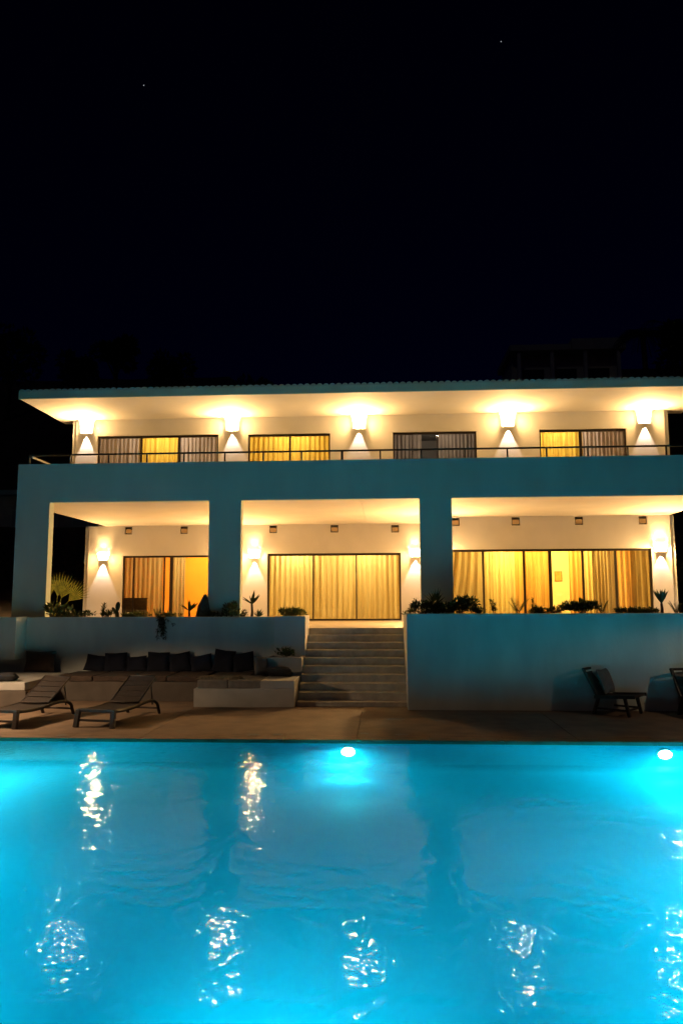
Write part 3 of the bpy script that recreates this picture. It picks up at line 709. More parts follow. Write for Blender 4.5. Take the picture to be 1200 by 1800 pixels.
# ------------------------------------------------------------------ sun loungers and lounge chairs
def lounger():
    t = thing('sun_lounger', 'x', 'sun lounger', group='sun loungers on the pool deck')
    # local: y from the foot end (0) to the head end, x across, slightly arched metal frame
    hw = 0.39; L = 1.98; hz = 0.33
    for s_ in (-1, 1):
        path = [(s_*hw, 0.0, hz)]
        for k in range(1, 9): path.append((s_*hw, L*0.60*k/8, hz - 0.035*math.sin(math.pi*k/8)))
        for k in range(1, 9):
            a = k/8*math.pi/2; path.append((s_*hw, L*0.60 + L*0.36*math.sin(a), hz + 0.05*math.sin(math.pi*k/8*0.8) - (1-math.cos(a))*0.22))
        path.append((s_*hw, L, 0.0))
        for a, c in zip(path, path[1:]):
            pass
        MB().tube(path, 0.035, 8).build('side_rail', M_WOOD, t, smooth=True)
        MB().bar((s_*hw, 0.005, hz+0.01), (s_*(hw+0.02), -0.05, 0), 0.095, 0.08, (0, 1, 0)).build('leg', M_WOOD, t, bevel=0.006)
    MB().box(-hw, hw, -0.02, 0.035, hz-0.03, hz+0.03).build('foot_rail', M_WOOD, t, bevel=0.008)
    MB().box(-hw-0.0, hw, -0.045, -0.01, 0.12, 0.165).build('cross_bar', M_WOOD, t, bevel=0.006)
    MB().box(-hw, hw, L-0.06, L-0.025, 0.11, 0.15).build('cross_bar', M_WOOD, t, bevel=0.006)
    mb = MB(); nx, ny = 6, 16
    for j in range(ny+1):
        for i in range(nx+1):
            u, v = i/nx*2-1, j/ny
            mb.v.append(Vector((u*(hw-0.03), 0.03+v*L*0.60, hz+0.02-0.035*math.sin(math.pi*v)-0.03*(1-u*u))))
    for j in range(ny):
        for i in range(nx):
            k = j*(nx+1)+i; mb.f.append((k, k+1, k+nx+2, k+nx+1))
    MB.build(mb, 'seat_sling', M_SLING, t, smooth=True)
    y0, z0, y1, z1 = L*0.56, hz+0.03, L*0.56+0.80, hz+0.50
    br = MB()
    for s_ in (-1, 1): br.tube([(s_*(hw-0.06), y0, z0), (s_*(hw-0.06), y1, z1)], 0.022, 8)
    br.tube([(-hw+0.06, y1, z1), (hw-0.06, y1, z1)], 0.022, 8).tube([(-hw+0.06, y0, z0), (hw-0.06, y0, z0)], 0.018, 8)
    br = br.build('backrest_frame', M_WOOD, t, smooth=True)
    for k in range(5):
        a, c = k/5+0.012, (k+1)/5-0.012
        q = lambda u, f, dz=0: Vector((u*(hw-0.08), y0+(y1-y0)*f, z0+(z1-z0)*f+dz))
        d = Vector((0, -(z1-z0), (y1-y0))).normalized()
        m2 = MB(); 
        for off in (0.006, -0.006):
            for u, f in ((-1, a), (1, a), (1, c), (-1, c)): m2.v.append(q(u, f)+d*off)
        m2.f += [(0, 1, 2, 3), (7, 6, 5, 4), (0, 4, 5, 1), (1, 5, 6, 2), (2, 6, 7, 3), (3, 7, 4, 0)]
        m2.build('sling_panel', M_SLING, br)
    MB().bar((-hw+0.1, y1-0.18, z1-0.12), (-hw+0.1, L*0.92, 0.22), 0.025, 0.025).bar((hw-0.1, y1-0.18, z1-0.12), (hw-0.1, L*0.92, 0.22), 0.025, 0.025).build('prop_strut', M_WOOD, t)
    return t
l0 = lounger()
def place_lounger(o, fl, fr_, br_, label):
    a, c, d = Vector(fl), Vector(fr_), Vector(br_)
    m = (a+c)/2; ang = math.atan2(-(d-c).x, (d-c).y)
    o.location = (m.x, m.y, 0); o.rotation_euler = (0, 0, ang); o['label'] = label
place_lounger(l0, PZ(130, 1280, 0), PZ(205, 1278, 0), PZ(275, 1256, 0), 'right brown sun lounger, whole in view, with its foot to the pool')
l1 = copy_tree(l0)
place_lounger(l1, PZ(-42, 1281, 0), PZ(38, 1279, 0), PZ(128, 1256, 0), 'left brown sun lounger, cut by the picture edge, nearest the left')

def lounge_chair(label, loc, rz, cushion):
    # local: +x = facing direction, y across
    t = thing('lounge_chair', label, 'lounge chair', loc, rz, 'low wooden lounge chairs by the retaining wall')
    hw = 0.35; D = 0.72
    for s_ in (-1, 1):
        MB().bar((0.06, s_*hw, 0.36), (-0.06, s_*hw, 0.0), 0.06, 0.085, (0, 1, 0)).build('leg', M_WOOD, t, bevel=0.008)
        MB().bar((D-0.08, s_*hw, 0.40), (D+0.01, s_*hw, 0.0), 0.06, 0.085, (0, 1, 0)).build('leg', M_WOOD, t, bevel=0.008)
        MB().bar((-0.03, s_*hw, 0.37), (D+0.14, s_*hw, 0.43), 0.05, 0.075).build('seat_rail', M_WOOD, t, bevel=0.008)
        MB().bar((-0.01, s_*hw, 0.13), (D-0.03, s_*hw, 0.13), 0.03, 0.04).build('stretcher', M_WOOD, t)
    MB().bar((D-0.025, -hw+0.03, 0.13), (D-0.025, hw-0.03, 0.13), 0.03, 0.04).build('stretcher', M_WOOD, t)
    MB().box(D+0.07, D+0.12, -hw+0.03, hw-0.03, 0.40, 0.45).build('front_rail', M_WOOD, t, bevel=0.006)
    sl = MB(); n = 8
    for j in range(n+1):
        f = j/n
        for i in range(7):
            u = i/3-1; sl.v.append(Vector((0.03+f*(D+0.05), u*(hw-0.03), 0.40+0.05*f-0.04*math.sin(math.pi*f)*(1-u*u*0.3))))
    for j in range(n):
        for i in range(6): k = j*7+i; sl.f.append((k, k+7, k+8, k+1))
    sl.build('seat_sling', M_SLING, t, smooth=True)
    br = MB(); bx, bz = -0.27, 0.98
    for s_ in (-1, 1): br.bar((0.06, s_*hw, 0.34), (bx, s_*hw, bz), 0.05, 0.06, (0, 1, 0))
    br.bar((bx, -hw, bz-0.02), (bx, hw, bz-0.02), 0.05, 0.05).bar((bx+0.03, -hw, bz-0.10), (bx+0.03, hw, bz-0.10), 0.02, 0.03)
    br = br.build('backrest_frame', M_WOOD, t)
    for k in range(6):
        a, c = k/6+0.002, (k+1)/6-0.002
        m2 = MB(); A, B_ = Vector((0.05, 0, 0.40)), Vector((bx+0.03, 0, bz-0.12)); nn = Vector((0.6, 0, 0.27)).normalized()*0.008
        for off in (1, -1):
            for u, f in ((-1, a), (1, a), (1, c), (-1, c)): m2.v.append(A.lerp(B_, f)+Vector((0, u*(hw-0.03), 0))+nn*off)
        m2.f += [(0, 1, 2, 3), (7, 6, 5, 4), (0, 4, 5, 1), (1, 5, 6, 2), (2, 6, 7, 3), (3, 7, 4, 0)]
        m2.build('back_slat', M_CANVAS, br)
    return t
A = Vector(PZ(1042, 1255, 0)); ch_loc = (A.x+0.28, A.y+0.26, 0)
c1 = lounge_chair('left low wooden lounge chair with a grey cushion beside the retaining wall', ch_loc, R(-38), True)
p = Matrix.Rotation(R(-38), 4, 'Z') @ Vector((0.10, 0, 0.70))
pillow('seat_cushion', Vector(ch_loc)+p, 0.56, 0.56, 0.15, (R(-20), 0, R(52)), M_GREYF, 'grey cushion leaning on the back of the left lounge chair')
c2 = lounge_chair('right low wooden lounge chair cut off by the right picture edge', (PZ(1176, 1250, 0).x+0.36, 17.15, 0), R(-75), True)
p2 = Vector(c2.location) + Matrix.Rotation(R(-75), 4, 'Z') @ Vector((0.10, 0, 0.70))
pillow('seat_cushion', p2, 0.56, 0.56, 0.15, (R(-20), 0, R(15)), M_GREYF, 'grey cushion on the lounge chair at the right picture edge')

# ------------------------------------------------------------------ pool lamps
POOLC = (0.03, 0.82, 0.92)
def pool_lamp(x, y, z, power, rz, label, off=0.35, tilt=60, cone=70):
    t = thing('pool_lamp', label, 'pool lamp', (x, y, z), rz, 'underwater pool lamps')
    Mx = Matrix.Diagonal((1.1, 1, 0.68, 1)) @ Matrix.Rotation(math.pi/2, 4, 'X')
    MB().lathe([(0.10, 0.0), (0.15, 0.0), (0.155, 0.015), (0.145, 0.03), (0.11, 0.03)], 24, M=Mx).build('trim_ring', M_RAILW, t, smooth=True)
    MB().lathe([(0.112, 0.012), (0.06, 0.03), (0.0005, 0.035)], 24, M=Mx).build('lens', E_POOL, t, smooth=True)
    q = lamp_light('SPOT', 'pool_light', (0, -off, -0.05), power, POOLC, t, 0.10, spot_size=R(cone), spot_blend=0.45)
    q.rotation_euler = (R(-tilt), 0, 0)      # aimed away from the wall and down, below the water surface
    return t
KP = 9.0
a = PY(612, 1321, YPOOL); pool_lamp(a.x, YPOOL-0.004, a.z, 42*KP, 0, 'glowing underwater lamp in the pool wall below the steps', 0.3, 90, 130)
a2 = PY(1167, 1326, YPOOL); pool_lamp(a2.x, YPOOL-0.004, a2.z, 44*KP, 0, 'glowing underwater lamp in the pool wall near the right picture edge', 0.3, 90, 130)
for i, x in enumerate((-4.8, 3.2, -0.8)):  # unseen lamps added in the near wall to brighten the water
    pool_lamp(x, PY0+0.004, -0.45, 520*KP, math.pi, ['underwater lamp in the near pool wall on the left', 'underwater lamp in the near pool wall on the right', 'underwater lamp in the near pool wall in the middle'][i], 0.6, 61, 70)
nm = ['nearest', 'middle', 'farthest']
for j, (x, sd) in enumerate(((PX0+0.004, 'left'), (PX1-0.004, 'right'))):  # unseen side wall lamps added to even out the pool glow
    for i, (y, pw) in enumerate(((4.6, 650), (8.2, 1080), (11.7, 460)) if j == 0 else ((4.6, 650), (8.2, 1500), (11.7, 760))):
        pool_lamp(x, y, -0.36, pw*KP, R(90) if j == 0 else R(-90), nm[i] + ' underwater lamp in the ' + sd + ' pool wall', 0.5, 64 if i == 2 else 52, 92)

# ------------------------------------------------------------------ planting
def upx(px, py, Y, z): 
    p = PY(px, py, Y); return p.x, max(0.12, p.z - z)
def rdir(rnd, up_=0.3):
    while True:
        v = Vector((rnd.uniform(-1, 1), rnd.uniform(-1, 1), rnd.uniform(-1, 1)))
        if 0.05 < v.length < 1: v.z += up_; return v.normalized()
def bush(px, ytop, hwpx, Y, z, label, mat=None, n=260, leaf=0.10, name='shrub', cat='shrub', group='planter shrubs', seed=None):
    mat = mat or L_DARK
    x, h = upx(px, ytop, Y, z); rx = hwpx*1.15*Y/1310; n = int(n*1.5); rnd = random.Random(seed or int(px*7+ytop))
    t = thing(name, label, cat, (x, Y, z), group=group)
    mb = MB(); ry = min(rx, 0.42)
    lobes = [(rnd.uniform(-0.6, 0.6), rnd.uniform(-0.4, 0.4), rnd.uniform(0.35, 0.8), rnd.uniform(0.28, 0.5)) for _ in range(6)]
    for i in range(n):
        lx, ly, lz, lr = rnd.choice(lobes); d = rdir(rnd, 0.0)
        p = Vector(((lx+d.x*lr)*rx, (ly+d.y*lr)*ry, max(0.02, (lz*0.78+d.z*lr*0.5)*h)))
        dr = Vector((d.x, d.y, abs(d.z)*0.8+0.25)) + rdir(rnd)*0.6
        mb.leaf(p, dr, leaf*rnd.uniform(0.6, 1.25), leaf*rnd.uniform(0.28, 0.45), rdir(rnd, 0.8))
    mb.build('foliage', mat, t)
    st = MB()
    for i in range(5):
        lx, ly, lz, lr = lobes[i]; st.tube([(lx*0.1*rx, ly*0.1*ry, 0), (lx*0.5*rx, ly*0.5*ry, lz*h*0.5), (lx*rx, ly*ry, lz*h*0.8)], [0.012, 0.009, 0.005], 5)
    st.build('stems', M_BARK, t)
    return t
def upright(px, ytop, Y, z, label, mat=None, n=70, leaf=0.13, wid=0.12, stems=2, group='upright planter plants', seed=None):
    mat = mat or L_MID
    x, h = upx(px, ytop, Y, z); rnd = random.Random(seed or int(px*3+ytop)); t = thing('leafy_plant', label, 'plant', (x, Y, z), group=group)
    st, mb = MB(), MB()
    for s_ in range(stems):
        bx, by = rnd.uniform(-wid, wid)*0.6, rnd.uniform(-wid, wid)*0.5; tx = bx+rnd.uniform(-wid, wid); hh = h*rnd.uniform(0.82, 0.97)
        st.tube([(bx*0.4, by, 0), ((bx+tx)/2, by, hh*0.5), (tx, by, hh)], [0.012, 0.009, 0.004], 5)
        for i in range(n//stems):
            f = rnd.uniform(0.22, 1); an = rnd.uniform(0, 6.28)
            p = Vector((bx*0.4+(tx-bx*0.4)*f, by, hh*f)); d = Vector((math.cos(an), math.sin(an)*0.8, rnd.uniform(0.3, 1.2)))
            mb.leaf(p, d, leaf*rnd.uniform(0.6, 1.15)*(1.15-0.4*f), leaf*0.26, Vector((0, 0, 1)))
    mb.build('foliage', mat, t); st.build('stems', M_BARK, t)
    return t
def fern(px, ytop, Y, z, label, mat=None, fronds=9, group='ferny planter plants', seed=None, droop=0.5, hang=False):
    mat = mat or L_MID
    x, h = upx(px, ytop, Y, z); rnd = random.Random(seed or int(px+ytop)); t = thing('fern', label, 'fern', (x, Y, z), group=group)
    for k in range(fronds):
        an = 2*math.pi*k/fronds+rnd.uniform(-0.3, 0.3); L = h*rnd.uniform(0.8, 1.1); out = L*rnd.uniform(0.3, 0.7)
        mb = MB(); pts = []
        for i in range(11):
            f = i/10; pts.append(Vector((math.cos(an)*out*f, math.sin(an)*out*f*0.7, L*(f-droop*0.45*f*f)*1.05)))
        mb.tube(pts, [0.006*(1-f*0.07) for f in range(11)], 4)
        for i in range(2, 11):
            tg = (pts[i]-pts[i-1]).normalized(); sd = tg.cross(Vector((0, 0, 1))).normalized()
            for s_ in (1, -1): mb.leaf(pts[i], sd*s_+tg*0.7, 0.13*L/0.5*(1.1-i/11)+0.02, 0.022, Vector((0, 0, 1)))
        mb.build('frond', mat, t)
    return t
def blades(px, ytop, Y, z, label, trunk, nb, bl, bw, spread, mat=None, name='yucca', cat='yucca', group='spiky planter plants', seed=1, pot=False):
    mat = mat or L_DARK
    x, h = upx(px, ytop, Y, z); rnd = random.Random(seed); t = thing(name, label, cat, (x, Y, z), group=group)
    if pot: MB().lathe([(0.001, 0), (0.16, 0), (0.22, 0.30), (0.24, 0.30), (0.24, 0.34), (0.20, 0.34), (0.19, 0.30), (0.001, 0.29)], 18).build('pot', M_POT, t, smooth=False)
    th = h*trunk
    MB().tube([(0, 0, 0), (0.01, 0, th*0.5), (0, 0, th)], [0.045, 0.035, 0.03], 7).build('trunk', M_BARK, t)
    for k in range(nb):
        an = 2*math.pi*k/nb*2.4+rnd.uniform(-0.2, 0.2); el = rnd.uniform(0.15, 1.0)*spread
        L = (h-th)*bl*rnd.uniform(0.75, 1.0); d = Vector((math.cos(an)*math.sin(el), math.sin(an)*math.sin(el)*0.8, math.cos(el)))
        sd = d.cross(Vector((0.2, 0.4, 1))).normalized(); mb = MB(); b0 = 0
        for i in range(6):
            f = i/5; c = Vector((0, 0, th)) + d*L*f - Vector((0, 0, 1))*0.12*L*f*f*math.sin(el); w2 = bw*(0.35+1.3*f*(1-f)*2)*(1-f**3)
            mb.v += [c+sd*w2/2, c+Vector((0, -0.006, 0)), c-sd*w2/2]
        for i in range(5):
            for q in (0, 1): mb.f.append((i*3+q, i*3+q+1, i*3+q+4, i*3+q+3))
        mb.build('leaf_blade', mat, t)
    return t
ZSR, ZSL = ZW-0.07, ZLW-0.07
YP1, YP2 = 18.45, 20.86
# right planter, left to right
bush(716, 1069, 9, 18.2, ZSR, 'tiny reddish low plant at the left end of the right planter', L_YEL, 70, 0.07)
upright(730, 1051, 18.3, ZSR, 'airy upright sprig at the left end of the right planter', L_DARK, 60, 0.12, 0.10, 2)
bush(762, 1053, 34, 18.6, ZSR, 'large dark rounded bush in front of the right pillar', L_DARK, 620, 0.12)
blades(764, 1030, 18.9, ZSR, 'dark tufted plant rising above the bush in front of the right pillar', 0.35, 26, 1.0, 0.06, 0.9, L_DARK, 'tufted_plant', 'plant', seed=4)
bush(806, 1046, 26, 18.5, ZSR, 'dark pointed bush beside the beige swept-aside curtain', L_DARK, 480, 0.12)
bush(843, 1065, 14, 18.3, ZSR, 'low dark plant in front of the dark stile near the pillar', L_DARK, 150, 0.09)
upright(869, 1055, 18.4, ZSR, 'slim upright plant under the pale yellow curtain strip', L_DARK, 90, 0.13, 0.09, 3)
fern(908, 1048, 18.5, ZSR, 'feathery fern below the brightest yellow curtain', L_MID, 11)
upright(936, 1046, 18.4, ZSR, 'single narrow spire of leaves before the orange curtain', L_DARK, 80, 0.10, 0.05, 1)
bush(950, 1063, 17, 18.35, ZSR, 'low dark mound right of the narrow leaf spire', L_DARK, 220, 0.09)
bush(974, 1064, 13, 18.4, ZSR, 'low dark plant below the thick dark stile', L_DARK, 150, 0.09)
bush(1013, 1055, 32, 18.5, ZSR, 'dense round dark bush below the framed picture', L_DARK, 640, 0.11)
blades(1020, 1046, 18.8, ZSR, 'broad-leaved plant poking out above the dense round bush', 0.5, 9, 1.0, 0.08, 1.2, L_DARK, 'tufted_plant', 'plant', seed=9)
fern(1056, 1052, 18.4, ZSR, 'spiky fern with one thin stalk below the brown gathered curtain', L_DARK, 9)
bush(1095, 1066, 15, 18.3, ZSR, 'low dark clump below the last orange curtain', L_DARK, 200, 0.09)
bush(1133, 1068, 24, 18.35, ZSR, 'wide low clump left of the yucca', L_DARK, 300, 0.09)
blades(1160, 1031, 18.5, ZSR, 'small dark yucca in front of the right lower wall lamp beam', 0.42, 22, 1.0, 0.07, 0.55, L_DARK, seed=2)
fern(1187, 1054, 18.3, ZSR, 'upright fern at the right picture edge', L_DARK, 9, seed=77)
# left planter, left to right
bush(104, 1062, 24, 20.9, ZSL, 'glossy broad-leaved ground plant at the foot of the left pillar', L_MID, 90, 0.20)
bush(150, 1072, 18, YP2, ZSL, 'low plant left of the lower left wall lamp beam', L_DARK, 170, 0.09)
upright(180, 1061, YP2, ZSL, 'bushy upright plant in the lower left wall lamp beam', L_MID, 90, 0.14, 0.12, 3)
bush(193, 1070, 11, YP2, ZSL, 'low leafy plant right of the upright one in the lamp beam', L_MID, 120, 0.10)
bush(240, 1073, 24, YP2, ZSL, 'low olive plant in front of the wicker cabinet', L_YEL, 260, 0.09)
fern(277, 1066, YP2, ZSL, 'olive fern in front of the ochre curtain', L_YEL, 9)
bush(300, 1074, 18, YP2, ZSL, 'low olive plant in front of the narrow gathered curtain', L_YEL, 200, 0.09)
blades(333, 1048, YP2, ZSL, 'thin plant with few oval leaves before the orange gap', 0.35, 9, 1.0, 0.10, 1.1, L_DARK, 'leafy_plant', 'plant', seed=12)
bush(376, 1073, 14, 20.95, ZSL, 'low dark plant at the foot of the middle pillar', L_DARK, 150, 0.09)
bush(407, 1050, 13, 20.95, ZSL, 'dull green shrub against the right side of the middle pillar', L_MID, 260, 0.10)
bush(428, 1070, 6, YP2, ZSL, 'tiny dark plant right of the middle pillar', L_DARK, 70, 0.08)
blades(443, 1036, YP2, ZSL, 'bird-of-paradise plant with a bare stem and spread leaves', 0.50, 9, 1.05, 0.10, 1.15, L_DARK, 'bird_of_paradise', 'plant', seed=3)
blades(454, 1067, YP2, ZSL, 'small spiky rosette right of the bird-of-paradise plant', 0.15, 16, 1.0, 0.05, 1.0, L_DARK, 'rosette_plant', 'plant', seed=8)
bush(512, 1064, 25, 20.55, z2-0.06, 'bright yellow-green bush on the tall planter beside the steps', L_YEL, 420, 0.11)
bush(500, 1136, 17, 19.6, zlp-0.05, 'small straggly plant in the low planter beside the steps', L_MID, 170, 0.10)
# paddle cactus
xc, hc = upx(207, 1057, YP2, ZSL)
t = thing('paddle_cactus', 'paddle cactus left of the lower left window frame', 'cactus', (xc, YP2, ZSL))
def paddle(c, w_, h_, ry):
    mb = MB(); Mx = Matrix.Translation(c) @ Matrix.Rotation(ry, 4, 'Y') @ Matrix.Diagonal((w_, 0.035, h_, 1))
    mb.lathe([(0.02, -0.5), (0.28, -0.42), (0.46, -0.1), (0.48, 0.12), (0.36, 0.36), (0.15, 0.48), (0.005, 0.5)], 10, M=Mx); mb.build('pad', L_DARK, t, smooth=True)
paddle(Vector((0, 0, hc*0.22)), 0.13, hc*0.5, 0); paddle(Vector((0.01, 0.005, hc*0.70)), 0.15, hc*0.55, R(6)); paddle(Vector((-0.10, 0.01, hc*0.52)), 0.10, hc*0.36, R(-38))
# rock before the orange gap
xq, hq = upx(357, 1044, 20.95, ZSL)
mb = MB(); rnd = random.Random(3)
mb.lathe([(0.20, 0), (0.19, hq*0.25), (0.15, hq*0.55), (0.09, hq*0.85), (0.03, hq*0.99), (0.001, hq)], 10)
for v in mb.v: v.x += rnd.uniform(-0.02, 0.02) + 0.08*v.z; v.y *= 0.6
tag(mb.build('garden_rock', M_BARK, loc=(xq, 20.95, ZSL-0.01)), 'pointed brown rock at the left edge of the middle pillar', 'rock')
# trailing plant on the wall
pt = PY(285, 1086, YRW)
t = thing('trailing_plant', 'plant trailing down over the shadowed grey retaining wall', 'plant', (pt.x, YRW-0.02, ZLW))
mb = MB(); st = MB()
for k in range(16):
    ax = rnd.uniform(-0.2, 0.2); L = rnd.uniform(0.3, 0.66); pts = [Vector((ax*0.3, 0.02, 0.03)), Vector((ax*0.5, -0.07, 0.02)), Vector((ax*0.9+0.03, -0.10, -L*0.5)), Vector((ax*1.0, -0.07, -L))]
    if k == 3: pts = [Vector((0, 0.02, 0.03)), Vector((0.1, -0.08, 0.0)), Vector((0.25, -0.12, -0.1)), Vector((0.40, -0.10, -0.24))]
    st.tube(pts, 0.004, 4)
    for i in range(16):
        f = rnd.uniform(0.1, 1)*3; a_ = min(2, int(f)); q = pts[a_].lerp(pts[a_+1], f-a_); mb.leaf(q, rdir(rnd, -0.6)+Vector((0, -0.3, 0)), rnd.uniform(0.07, 0.13), 0.03, rdir(rnd, 0.5))
mb.build('foliage', L_DARK, t); st.build('stems', M_BARK, t)
# palm on the terrace, seen past the left pillar
pm = PY(96, 1070, 23.2)
t = thing('palm', 'young fan palm lit yellow behind the left pillar', 'palm', (pm.x, 23.2, ZT))
MB().tube([(0, 0, 0), (0.02, 0, 0.3)], [0.10, 0.07], 8).build('trunk', M_BARK, t)
rnd = random.Random(5)
for k in range(5):
    an = [0.05, 0.35, -0.3, 2.6, 3.6, 1.5, -1.3][k]; el = [0.35, 0.75, 0.15, 0.5, 0.8, 0.6, 0.7][k]; d = Vector((math.cos(an)*math.sin(el), math.sin(an)*math.sin(el), math.cos(el)))
    c = Vector((0.02, 0, 0.35)) + d*rnd.uniform(0.45, 0.62); mb = MB(); mb.tube([(0.02, 0, 0.3), c], [0.012, 0.008], 5)
    sd = d.cross(Vector((0, -1, 0.2))).normalized()
    for i in range(10):
        a_ = (i/9-0.5)*1.3; dd = d*math.cos(a_)+sd*math.sin(a_); mb.leaf(c, dd, 0.80*(1-0.2*abs(a_)), 0.04, Vector((0, -1, 0.3)), 0.03)
    mb.build('frond', L_PALM, t)
# small potted plant on the balcony
pb = PY(389, 806, 25.4)
t = thing('potted_plant', 'small wiry potted plant on the balcony beside the upper left window', 'potted plant', (pb.x, 25.4, ZC+0.28))
MB().lathe([(0.001, 0), (0.13, 0), (0.17, 0.9), (0.19, 0.9), (0.19, 0.95), (0.001, 0.95)], 14).build('pot', M_POT, t)
mb = MB()
for i in range(60):
    d = rdir(rnd, 0.5); mb.leaf(Vector((0, 0, 0.95+rnd.uniform(0, 0.35)))+d*0.06, d, 0.28, 0.03, rdir(rnd, 0.5))
mb.build('foliage', L_DARK, t)

# ------------------------------------------------------------------ hillside, far trees and houses, stars
def sstep(a, b_, x):
    t_ = min(1, max(0, (x-a)/(b_-a))); return t_*t_*(3-2*t_)
def hill(x, y):
    side = max(sstep(-11.8, -13.5, x) if x < 0 else 0, sstep(10.6, 12.2, x) if x > 0 else 0)
    z = -0.3
    z += side*sstep(20, 22.5, y)*2.0 + side*max(0, y-22.5)*0.10*sstep(0, 6, abs(x+0.8)-11)
    z += max(0, y-37)*0.50*sstep(36, 52, y) if y > 36 else 0
    return min(z, 24+0.03*y) + 0.12*math.sin(x*0.9)*math.cos(y*0.7)*(1 if side > 0.9 or y > 38 else 0)
mb = MB(); xs_h = [-90+4*i for i in range(18)] + [-18+0.75*i for i in range(9)] + [-11.5+2*i for i in range(11)] + [10.7+0.75*i for i in range(10)] + [19+5*i for i in range(16)]
ys_h = [19.5+0.9*i for i in range(20)] + [38+3*i for i in range(26)]
for y in ys_h:
    for x in xs_h: mb.v.append(Vector((x, y, hill(x, y))))
nx = len(xs_h)
for j in range(len(ys_h)-1):
    for i in range(nx-1): k = j*nx+i; mb.f.append((k, k+1, k+nx+1, k+nx))
struct(mb.build('hillside', M_EARTH, smooth=True))
def tree(px, ytop, Y, wpx, label, seed, n=1500, leaf=0.55):
    rnd = random.Random(seed); p = PY(px, ytop, Y); z = hill(p.x, Y); H = max(3, p.z-z); rx = wpx*Y/1310
    t = thing('hill_tree', label, 'tree', (p.x, Y, z-0.1), group='dark trees on the hillside')
    tr = MB(); tr.tube([(0, 0, 0), (0.1, 0, H*0.35), (0, 0, H*0.7)], [0.28, 0.2, 0.08], 8); mb = MB(); lobes = []
    for k in range(11):
        an = rnd.uniform(0, 6.28); rr = rnd.uniform(0.2, 0.75); c = Vector((math.cos(an)*rr*rx, math.sin(an)*rr*rx, H*rnd.uniform(0.45, 0.88))); lobes.append((c, rx*rnd.uniform(0.22, 0.42)))
        tr.tube([(0, 0, H*rnd.uniform(0.25, 0.5)), c*0.6+Vector((0, 0, H*0.15)), c], [0.10, 0.06, 0.02], 5)
    for i in range(n):
        c, r_ = rnd.choice(lobes); d = rdir(rnd, 0.0); mb.leaf(c+d*r_*rnd.uniform(0.5, 1.05), d+rdir(rnd)*0.8, leaf*rnd.uniform(0.6, 1.2), leaf*0.4, rdir(rnd, 0.6))
    tr.build('trunk', M_BARK, t); mb.build('crown', L_DARK, t)
tree(20, 572, 62, 62, 'dark tree at the left picture edge above the roof line', 1)
tree(205, 566, 66, 40, 'tall dark tree left of centre behind the roof', 2)
tree(140, 612, 58, 36, 'low dark tree between the two taller trees behind the roof', 3)
tree(300, 622, 64, 50, 'broad low dark tree behind the roof right of the tall one', 4)
tree(1185, 560, 60, 42, 'dark tree at the right picture edge behind the palm', 6)
tree(455, 655, 70, 45, 'low dark treetop just above the roof left of the middle', 7)
# hillside palm
pc = PY(1128, 585, 52); zc_ = hill(pc.x, 52)
t = thing('hill_palm', 'dark palm tree on the hillside above the roof on the right', 'palm', (pc.x, 52, zc_))
H = pc.z-zc_
MB().tube([(0, 0, 0), (0.15, 0, H*0.5), (0, 0, H)], [0.26, 0.2, 0.17], 8).build('trunk', M_BARK, t)
for k in range(16):
    an = 2*math.pi*k/16+rnd.uniform(-0.2, 0.2); el = rnd.uniform(-0.1, 1.1); mb = MB(); pts = []
    for i in range(9):
        f = i/8; pts.append(Vector((math.cos(an)*2.4*f*math.cos(el*0.7), math.sin(an)*2.4*f*math.cos(el*0.7), H+2.0*f*math.sin(el)-1.6*f*f)))
    mb.tube(pts, 0.03, 4)
    for i in range(1, 9):
        tg = (pts[i]-pts[i-1]).normalized(); sd = tg.cross(Vector((0, 0, 1))).normalized()
        for q in (0, 0.5):
            for s_ in (1, -1): mb.leaf(pts[i-1].lerp(pts[i], q), sd*s_+tg*0.6-Vector((0, 0, 0.3)), 0.7, 0.07, Vector((0, 0, 1)))
    mb.build('frond', L_DARK, t)
# far house up the hill, right
h0, h1 = PY(900, 640, 66), PY(1085, 600, 66); zh = PY(1000, 668, 66).z
t = thing('hill_house', 'unlit pale house on the dark hill above the roof on the right', 'house', ((h0.x+h1.x)/2, 66, zh))
W2 = (h1.x-h0.x)/2
MB().box(-W2, W2, 0.6, 6, -4, PY(1000, 622, 66).z-zh).build('wall', M_PLASTER2, t)
MB().box(-W2-0.4, W2*0.05, -1.2, 6.2, PY(1000, 622, 66).z-zh+0.002, PY(1000, 612, 66).z-zh).build('roof', M_FASCIA, t)
MB().box(W2*0.07, W2+0.3, -1.2, 6.2, PY(1000, 622, 66).z-zh+0.002, PY(1000, 603, 66).z-zh).build('roof', M_FASCIA, t)
for k in range(4): MB().box(-W2+0.3+k*2.9, -W2+0.6+k*2.9, -0.9, -0.6, -4, PY(1000, 622, 66).z-zh).build('column', M_PLASTER2, t)
for k in range(3):
    w_ = MB().box(-W2+1.0+k*2.9, -W2+2.9+k*2.9, 0.55, 0.598, -0.6, 1.2).build('window', M_FRAME, t); MB().box(-W2+1.1+k*2.9, -W2+2.8+k*2.9, 0.53, 0.548, -0.5, 1.1).build('pane', M_GLASS, w_)
